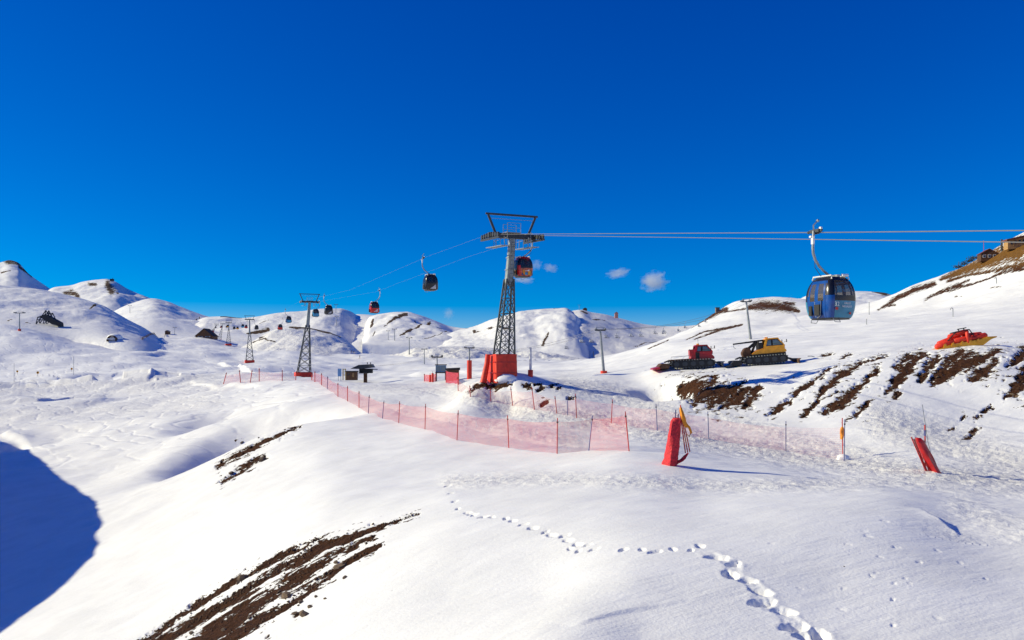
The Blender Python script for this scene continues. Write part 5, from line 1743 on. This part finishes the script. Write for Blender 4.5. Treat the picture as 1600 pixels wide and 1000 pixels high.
def cab(root, x0, x1, z0, z1, paint, y=.95, rake=.45, back=.15):
    """cab body: frame pieces round real window openings"""
    lo = [(x0, z0), (x1, z0)]
    zt, zm = z1, z0 + (z1 - z0) * .38
    xm = x1 + .10
    prof = [(x0, z0), (x1, z0), (xm, zm), (x1 - rake, zt), (x0 + back, zt)]
    yy = lambda a, z, s: s * (y - max(0, (z - zm)) * .14)
    # lower body
    MB().prism([(x0, z0), (x1, z0), (xm, zm), (x0 + .02, zm)], -y, y).build('cab_body', paint, root, False, .02)
    # pillars
    def pil(xa, xb, w):
        for s in (-1, 1):
            MB().beam((xa, s * (y - .05), zm), (xb, s * (y - .05 - (zt - zm) * .14), zt), w, .10, (0, 1, 0)).build('pillar', paint, root)
    xmid = x0 + (x1 - x0) * .42
    pil(x0 + .12, x0 + back + .12, .24); pil(xm - .08, x1 - rake - .02, .10); 
    MB().prism([(x0 + back - .03, zt), (x1 - rake + .10, zt), (x1 - rake, zt + .13), (x0 + back + .08, zt + .15)], -(y - .08), y - .08).build('roof', paint, root, False, .03)
    for s in (-1, 1):
        ya, yb = s * (y - .09), s * (y - .09 - (zt - zm) * .14)
        MB().add([(x0 + .14, ya, zm - .06), (xm - .06, ya, zm - .10), (x1 - rake - .02, yb, zt + .02), (x0 + back + .12, yb, zt + .02), (x0 + .14, ya - s * .03, zm - .06), (xm - .06, ya - s * .03, zm - .10), (x1 - rake - .02, yb - s * .03, zt + .02), (x0 + back + .12, yb - s * .03, zt + .02)], [(0, 1, 2, 3), (7, 6, 5, 4), (0, 4, 5, 1), (1, 5, 6, 2), (2, 6, 7, 3), (3, 7, 4, 0)]).build('window_seal', BLACK, root)
        yo = s * (y - .06)
        yt = s * (y - .06 - (zt - zm) * .14)
        for (a, b, c, d) in (((x0 + .30), xmid - .10, xmid - .08, x0 + back + .28), (xmid + .10, xm - .22, x1 - rake - .14, xmid + .12)):
            t = s * .02
            MB().add([(a, yo, zm + .08), (b, yo, zm + .06), (c, yt, zt - .08), (d, yt, zt - .08), (a, yo - t, zm + .08), (b, yo - t, zm + .06), (c, yt - t, zt - .08), (d, yt - t, zt - .08)], [(0, 1, 2, 3), (7, 6, 5, 4), (0, 4, 5, 1), (1, 5, 6, 2), (2, 6, 7, 3), (3, 7, 4, 0)]).build('side_window', GLASS_PALE, root)
        MB().beam((xmid + .05, yo + s * .02, zm + (zt - zm) * .35), (xm - .16, yo + s * .02, zm + (zt - zm) * .30), .05).build('window_bar', BLACK, root)
        MB().beam((xm - .12, s * y, zm + .3), (xm + .12, s * (y + .28), zm + .35), .04).box((xm + .14, s * (y + .32), zm + .45), (.06, .18, .34)).build('mirror', BLACK, root)
        MB().cyl((x1 + .05, s * .6, z0 + .18), (x1 + .12, s * .6, z0 + .18), .12, 12).build('headlight', WHITE, root, True)
    yw, ytw = y - .12, y - .12 - (zt - zm) * .14
    MB().add([(xm, -yw, zm), (xm, yw, zm), (x1 - rake + .03, ytw, zt), (x1 - rake + .03, -ytw, zt), (xm - .03, -yw, zm), (xm - .03, yw, zm), (x1 - rake, ytw, zt), (x1 - rake, -ytw, zt)], [(0, 1, 2, 3), (7, 6, 5, 4), (0, 4, 5, 1), (1, 5, 6, 2), (2, 6, 7, 3), (3, 7, 4, 0)]).build('windscreen', GLASS_PALE, root)
    MB().box((x0 + .5 * (x1 - x0), 0, z0 + .45), (.5, 1.2, .7)).build('seat', BLACK, root)
    for s in (-.5, .5):
        MB().cyl((x0 + .5, s, zt + .14), (x0 + .5, s, zt + .30), .08, 10).build('beacon', ORANGE, root, True)

def blade(root, x, paint, lift=.0):
    prof = [(x, .02 + lift), (x + .14, .0 + lift), (x + .02, .22 + lift), (x + .05, .45 + lift), (x + .22, .60 + lift), (x + .12, .62 + lift), (x - .08, .46 + lift), (x - .12, .22 + lift)]
    MB().prism(prof, -2.2, 2.2).build('blade', paint, root)
    for s in (-.7, .7):
        MB().beam((1.9, s, .65), (x - .08, s, .45 + lift), .16).build('blade_arm', DARKSTEEL, root)
def tiller(root, x, paint, cover):
    MB().prism([(x, .05), (x - .9, .05), (x - 1.15, .2), (x - .8, .62), (x - .2, .62), (x + .1, .4)], -2.1, 2.1).build('tiller', cover, root, False, .03)
    MB().prism([(x - .95, .0), (x - 1.75, -.04), (x - 1.7, .1), (x - 1.0, .28)], -2.2, 2.2).build('finisher', paint, root)
    for s in (-.5, .5):
        MB().tube([(-2.0, s, .75), (x + .2, s, .95), (x - .3, s, .75)], .07, 8).build('lift_arm', DARKSTEEL, root, True)
    MB().tube([(x + .3 + .33 * math.cos(a), -1.2, .62 + .33 * math.sin(a)) for a in [i * 2 * math.pi / 14 for i in range(14)]], .06, 6, True).build('hose_loop', BLACK, root, True)

# yellow groomer with winch
b = hit(1194, 568)
root = thing('snow_groomer', 'yellow snow groomer with winch boom and dark tracks on the right bench', 'snow groomer', b, 0, None, (0, R(-5.0), R(-8)))
undercarriage(root)
MB().prism([(-1.30, 1.12), (2.15, 1.12), (2.35, 1.25), (2.2, 1.55), (.3, 1.72), (-.2, 1.75), (-.9, 1.55), (-1.35, 1.25)], -1.0, 1.0).build('body', YELLOW, root, False, .05)
MB().prism([(-1.3, .80), (2.2, .80), (2.2, 1.12), (-1.3, 1.12)], -1.12, 1.12).build('fender', BLACK, root)
cab(root, -.05, 2.1, 1.5, 2.72, YELLOW, .98, .55, .25)
MB().box((-.35, 0, 2.0), (.5, 1.7, .9)).build('engine_cover', BLACK, root, False, .04)
MB().cyl((-.55, -.75, 1.8), (-.55, -.75, 2.75), .09, 10).build('exhaust', BLACK, root, True)
MB().prism([(-2.2, .9), (-1.5, .9), (-1.35, 1.6), (-1.55, 2.05), (-2.0, 1.95), (-2.35, 1.4)], -.75, .75).build('winch_drum', RUST, root, False, .06)
MB().beam((-1.5, 0, 1.9), (-.55, 0, 2.62), .22, .30).build('boom_brace', BLACK, root)
MB().beam((-1.3, -.3, 1.2), (-.7, -.3, 2.5), .16).build('winch_frame', BLACK, root)
MB().beam((-1.3, .3, 1.2), (-.7, .3, 2.5), .16).build('winch_frame', BLACK, root)
MB().beam((-3.15, 0, 2.52), (.1, 0, 2.66), .12, .16, (0, 0, 1), .2, .22).build('winch_boom', BLACK, root)
MB().tube([(-3.05, 0, 2.46), (-3.1, 0, 2.2), (-2.95, 0, 1.98), (-2.85, 0, 2.05)], .03, 6).build('hook', STEEL, root, True)
tiller(root, -2.7, DARKSTEEL, BLACK)
blade(root, 3.3, RUST, -.30)
MB().tube([(4.3, -1.6, .45), (4.7, -1.6, .42), (5.0, -1.6, .30)], .05, 6).build('blade_guide', STEEL, root, True)

root.scale = (.9, .9, .86)

# red groomer with flat bed
b = hit(1081, 574)
root = thing('snow_groomer', 'red snow groomer with flat rear deck parked left of the yellow one', 'snow groomer', b, 0, None, (0, R(-3), R(-6)))
undercarriage(root)
MB().prism([(-2.35, .88), (-.1, .88), (-.1, 1.06), (-2.35, 1.02)], -1.45, 1.45).build('deck', RUST, root)
MB().prism([(-.15, .88), (2.3, .88), (2.35, 1.1), (2.1, 1.42), (-.15, 1.5)], -1.05, 1.05).build('body', REDPAINT, root, False, .04)
cab(root, .25, 2.1, 1.42, 2.48, REDPAINT, .98, .45, .12)
MB().box((.05, -.2, 1.75), (.6, 1.4, .75)).build('engine_cover', REDPAINT, root, False, .04)
MB().prism([(.35, 1.0), (.75, 1.0), (.75, 1.75), (.35, 1.75)], -1.10, -.98).build('side_vent', BLACK, root)
MB().tube([(-.15, -.8, 1.3), (-.15, -.8, 1.95), (-.28, -.8, 2.12)], .08, 10).build('exhaust', BLACK, root, True)
MB().cyl((.75, -.4, 2.6), (.75, -.4, 3.5), .025, 6).build('antenna', STEEL, root)
MB().tube([(-2.3, -1.4, 1.05), (-2.3, -1.4, 1.35), (-.3, -1.4, 1.4)], .03, 6).build('deck_rail', STEEL, root, True)
tiller(root, -2.6, REDPAINT, RUST)
blade(root, 3.0, DARKSTEEL, -.05)

root.scale = (.92, .92, .84)

# yellow sled stacked with red padded rolls
b = hit(1500, 541); k = b.y / FPX
root = thing('supply_sled', 'yellow sled heaped with red padded rolls and a dark frame on the bank edge', 'sled', b, 0, None, (0, R(-9), R(-4)))
MB().prism([(-46 * k, -2 * k), (30 * k, -3 * k), (42 * k, 4 * k), (52 * k, 6 * k), (52 * k, 7.4 * k), (38 * k, 9 * k), (28 * k, 7 * k), (-20 * k, 5 * k), (-46 * k, -.5 * k)], -12 * k, 12 * k).build('hull', plain('sled_yellow', (.80, .38, .01), .45, 0, .25), root, False, .04)
def roll(p, q, r_, nm='padded_roll', mt=None):
    p, q = Vector(p) * k, Vector(q) * k
    d = (q - p).normalized()
    MB().tube([p - d * r_ * k * .5, p, p.lerp(q, .5), q, q + d * r_ * k * .5], [r_ * k * .5, r_ * k, r_ * 1.06 * k, r_ * k, r_ * k * .5], 14).build(nm, mt or REDPAD, root, True)
roll((-38, -6, 5), (-12, -6, 9), 4.2)
roll((-30, 3, 8), (2, 3, 15), 4.6)
roll((-10, -7, 10), (14, -7, 11), 4.2)
roll((-14, 0, 17), (14, 0, 21), 3.8)
roll((14, -5, 9), (38, -5, 11), 4.6)
roll((10, 5, 14), (36, 5, 13), 4.4)
roll((8, -10, 4), (9, -10, 20), 2.6)
for (p, q) in [((-22, -8, 10), (-8, -8, 22)), ((-8, -8, 22), (14, -8, 24)), ((14, -8, 24), (20, -8, 12)), ((-8, 8, 22), (14, 8, 24)), ((-8, -8, 22), (-8, 8, 22)), ((14, -8, 24), (14, 8, 24)), ((-2, -8, 22), (-2, -8, 27)), ((6, -8, 23), (6, -8, 27)), ((-4, -8, 27), (10, -8, 27.5))]:
    MB().tube([Vector(p) * k, Vector(q) * k], .8 * k, 6).build('frame_tube', BLACK, root, True)
for x in (-30, -18, -4, 8, 20):
    MB().prism([(x * k, 2 * k), ((x + 5) * k, 2 * k), ((x + 4) * k, 8 * k), ((x + 1) * k, 7 * k)], -12.6 * k, -11.6 * k).build('bracket', YELLOW, root)

# ------------------------------------------------------------------ skiers far up the piste
def make_skier():
    root = thing('person', 'x', 'person')
    J = {'pel': (0, 0, .95), 'chest': (.05, 0, 1.35), 'neck': (.08, 0, 1.5), 'head': (.10, 0, 1.66), 'top': (.10, 0, 1.78),
         'hl': (0, .12, .92), 'kl': (.10, .14, .52), 'al': (-.02, .14, .10), 'tl': (.14, .14, .05), 'hr': (0, -.12, .92), 'kr': (.10, -.14, .52), 'ar': (-.02, -.14, .10), 'tr': (.14, -.14, .05),
         'sl': (.05, .2, 1.42), 'el': (.1, .3, 1.14), 'wl': (.32, .28, 1.08), 'sr': (.05, -.2, 1.42), 'er': (.1, -.3, 1.14), 'wr': (.32, -.28, 1.08)}
    E = [('pel', 'chest'), ('chest', 'neck'), ('neck', 'head'), ('head', 'top'), ('pel', 'hl'), ('hl', 'kl'), ('kl', 'al'), ('al', 'tl'), ('pel', 'hr'), ('hr', 'kr'), ('kr', 'ar'), ('ar', 'tr'), ('chest', 'sl'), ('sl', 'el'), ('el', 'wl'), ('chest', 'sr'), ('sr', 'er'), ('er', 'wr')]
    rad = dict(pel=.16, chest=.18, neck=.07, head=.11, top=.08, hl=.11, kl=.075, al=.06, tl=.05, hr=.11, kr=.075, ar=.06, tr=.05, sl=.09, el=.065, wl=.05, sr=.09, er=.065, wr=.05)
    ks = list(J)
    me = bpy.data.meshes.new('body')
    me.from_pydata([J[q] for q in ks], [(ks.index(a), ks.index(b_)) for a, b_ in E], [])
    o = link(bpy.data.objects.new('body', me), root)
    md = o.modifiers.new('skin', 'SKIN')
    for i, q in enumerate(ks):
        me.skin_vertices[0].data[i].radius = (rad[q], rad[q])
    me.skin_vertices[0].data[0].use_root = True
    o.modifiers.new('sub', 'SUBSURF').levels = 1
    me.materials.append(CLOTH)
    for s in (-1, 1):
        MB().tube([(-.75, s * .14, .03), (.7, s * .14, .03), (.88, s * .14, .10)], [.035, .04, .02], 6).build('ski', REDPAINT, root)
        MB().cyl((.33, s * .29, 1.1), (.15, s * .42, .02), .014, 6).build('ski_pole', STEEL, root)
    return root
sk0 = make_skier()
for i, (px, py, lab) in enumerate([(549.5, 551, 'skier in dark clothes far up the piste, left one of a pair'), (552.8, 552, 'skier in dark clothes far up the piste, right one of a pair'), (562, 560, 'skier in dark clothes lower on the far piste, alone')]):
    o = sk0 if i == 0 else copy_tree(sk0)
    o.location = hit(px, py); o.rotation_euler = (0, 0, R(-70 + 30 * i))
    tag(o, lab, 'person', 'skiers on the far piste')

# ================================================================== stones and clods on the bare earth
rd = random.Random(11)
def stone_mesh(seed):
    m = MB().blob((0, 0, 0), (1, .8, .6), 7, 5, .22, seed)
    return m.mesh('stone', STONE, False)
SM = [stone_mesh(i) for i in range(6)]
STONES = [(380,905,17),(372,912,8),(475,962,17),(464,960,11),(484,949,12),(470,942,10),(539,903,7),(447,933,20),(531,887,18),(459,860,9),(420,995,7),(508,936,6),(494,933,7),(525,880,10),(398,897,7),(349,955,8),(300,990,9),(410,720,11),(400,724,6),(362,740,8),(445,672,4),(378,692,6),(437,925,7),(455,917,6),(490,900,6),(418,940,8),(390,966,8),(350,985,9),
 (1062,605,7),(1108,640,6),(1150,640,5),(1195,648,4),(1310,634,6),(1393,607,5),(1398,621,6),(1465,590,6),(1545,572,6),(1582,617,7),(1590,620,6),(1520,680,6),(1060,618,5),(1240,590,4),(1480,570,5),(1530,556,6)]
for i, (px, py, s_) in enumerate(STONES):
    p = hit(px, py); k = p.y / FPX
    o = bpy.data.objects.new('stone', SM[i % 6])
    link(o, GROUND)
    o.location = p + Vector((0, 0, s_ * k * .12))
    q = s_ * k * .55
    o.scale = (q * rd.uniform(.9, 1.3), q * rd.uniform(.8, 1.1), q * rd.uniform(.7, 1.0))
    o.rotation_euler = (rd.uniform(-.4, .4), rd.uniform(-.4, .4), rd.uniform(0, 6))
clods = MB()
def scatter(pl, count, smin, smax):
    a = pl
    seg = [math.hypot(a[i + 1][0] - a[i][0], a[i + 1][1] - a[i][1]) for i in range(len(a) - 1)]
    for _ in range(count):
        t = rd.uniform(0, sum(seg)); i = 0
        while i < len(seg) - 1 and t > seg[i]:
            t -= seg[i]; i += 1
        f = min(1, t / max(seg[i], 1e-6))
        cx = a[i][0] + (a[i + 1][0] - a[i][0]) * f; cy = a[i][1] + (a[i + 1][1] - a[i][1]) * f; w = a[i][2] + (a[i + 1][2] - a[i][2]) * f
        g = rd.gauss(0, .6)
        p = hit(cx + rd.gauss(0, 3), cy + g * w)
        k = p.y / FPX
        s_ = rd.uniform(smin, smax) ** 1.0 * k * (rd.random() ** 2 * 1.6 + .5)
        c = p + Vector((0, 0, s_ * .2))
        vs = [c + Vector((rd.uniform(.6, 1.2) * s_ * x, rd.uniform(.6, 1.2) * s_ * y, rd.uniform(.5, .9) * s_ * z)) for x, y, z in ((1, 0, 0), (0, 1, 0), (-1, 0, 0), (0, -1, 0), (0, 0, 1), (0, 0, -1))]
        clods.add(vs, [(0, 1, 4), (1, 2, 4), (2, 3, 4), (3, 0, 4), (1, 0, 5), (2, 1, 5), (3, 2, 5), (0, 3, 5)])
for n_, (pl, dmin, dmax) in enumerate(BARE):
    if n_ < 5: scatter(pl, 420, .8, 1.9)
    elif dmin == 20: scatter(pl, 90, .7, 1.5)
    elif dmax <= 100 and n_ > 8: scatter(pl, 60, .5, 1.2)
tag(clods.build('gravel', plain('earth_clod', (0.085, 0.040, 0.021), .95, 0, .6, 9.0)), 'loose brown gravel and clods on the bare earth strips', 'gravel', None, 'stuff')

# ================================================================== small clouds low over the ridge
def cloud_material(seed, dens, size):
    m = bpy.data.materials.new('cloud_vapour')
    m.use_nodes = True
    n = m.node_tree; n.nodes.clear()
    out = n.nodes.new('ShaderNodeOutputMaterial')
    v = n.nodes.new('ShaderNodeVolumePrincipled')
    v.inputs['Color'].default_value = (1, 1, 1, 1)
    v.inputs['Anisotropy'].default_value = 0.2
    tc = N(n, 'ShaderNodeTexCoord')
    mp = N(n, 'ShaderNodeMapping'); mp.inputs['Location'].default_value = (seed * 3.1, seed * 1.7, seed)
    n.links.new(tc.outputs['Object'], mp.inputs['Vector'])
    no = N(n, 'ShaderNodeTexNoise'); no.inputs['Scale'].default_value = 2.2; no.inputs['Detail'].default_value = 6; no.inputs['Roughness'].default_value = .62
    n.links.new(mp.outputs[0], no.inputs['Vector'])
    ln = N(n, 'ShaderNodeVectorMath', operation='LENGTH')
    n.links.new(tc.outputs['Object'], ln.inputs[0])
    f = math_node(n, 'SUBTRACT', math_node(n, 'MULTIPLY', no.outputs['Fac'], 2.0), math_node(n, 'ADD', ln.outputs['Value'], .22))
    f = math_node(n, 'MULTIPLY', f, 2.5, clamp=True)
    n.links.new(math_node(n, 'MULTIPLY', f, dens), v.inputs['Density'])
    n.links.new(v.outputs[0], out.inputs['Volume'])
    return m
CL = [(1022, 440, 22, 16, .018, 'brightest small white cloud puff low in the sky right of the near tower'), (818, 437, 18, 6, .012, 'faint thin cloud strip just right of the near tower below the cabin'), (860, 419, 12, 7, .014, 'faint cloud tuft right of the cabin under the near tower'), (838, 414, 10, 9, .010, 'faintest cloud tuft close against the cabin under the near tower'), (966, 427, 19, 8, .012, 'faint flat cloud wisp left of the brightest puff'), (701, 490, 9, 9, .012, 'tiny cloud wisp just above the striped hill left of the tower')]
for i, (px, py, rx, ry, dn, lab) in enumerate(CL):
    d = 3600.0; k = d / FPX
    o = MB().blob((0, 0, 0), (1, 1, 1), 20, 12).build('cloud', cloud_material(i + 1, dn, 1), None, True)
    o.location = at(px, py, d)
    o.scale = (rx * 1.25 * k, rx * 1.0 * k, ry * 1.25 * k)
    o.rotation_euler = (0, R([-8, 5, 10, 0, -12, -25][i]), 0)
    tag(o, lab, 'cloud', 'small clouds over the ridge')
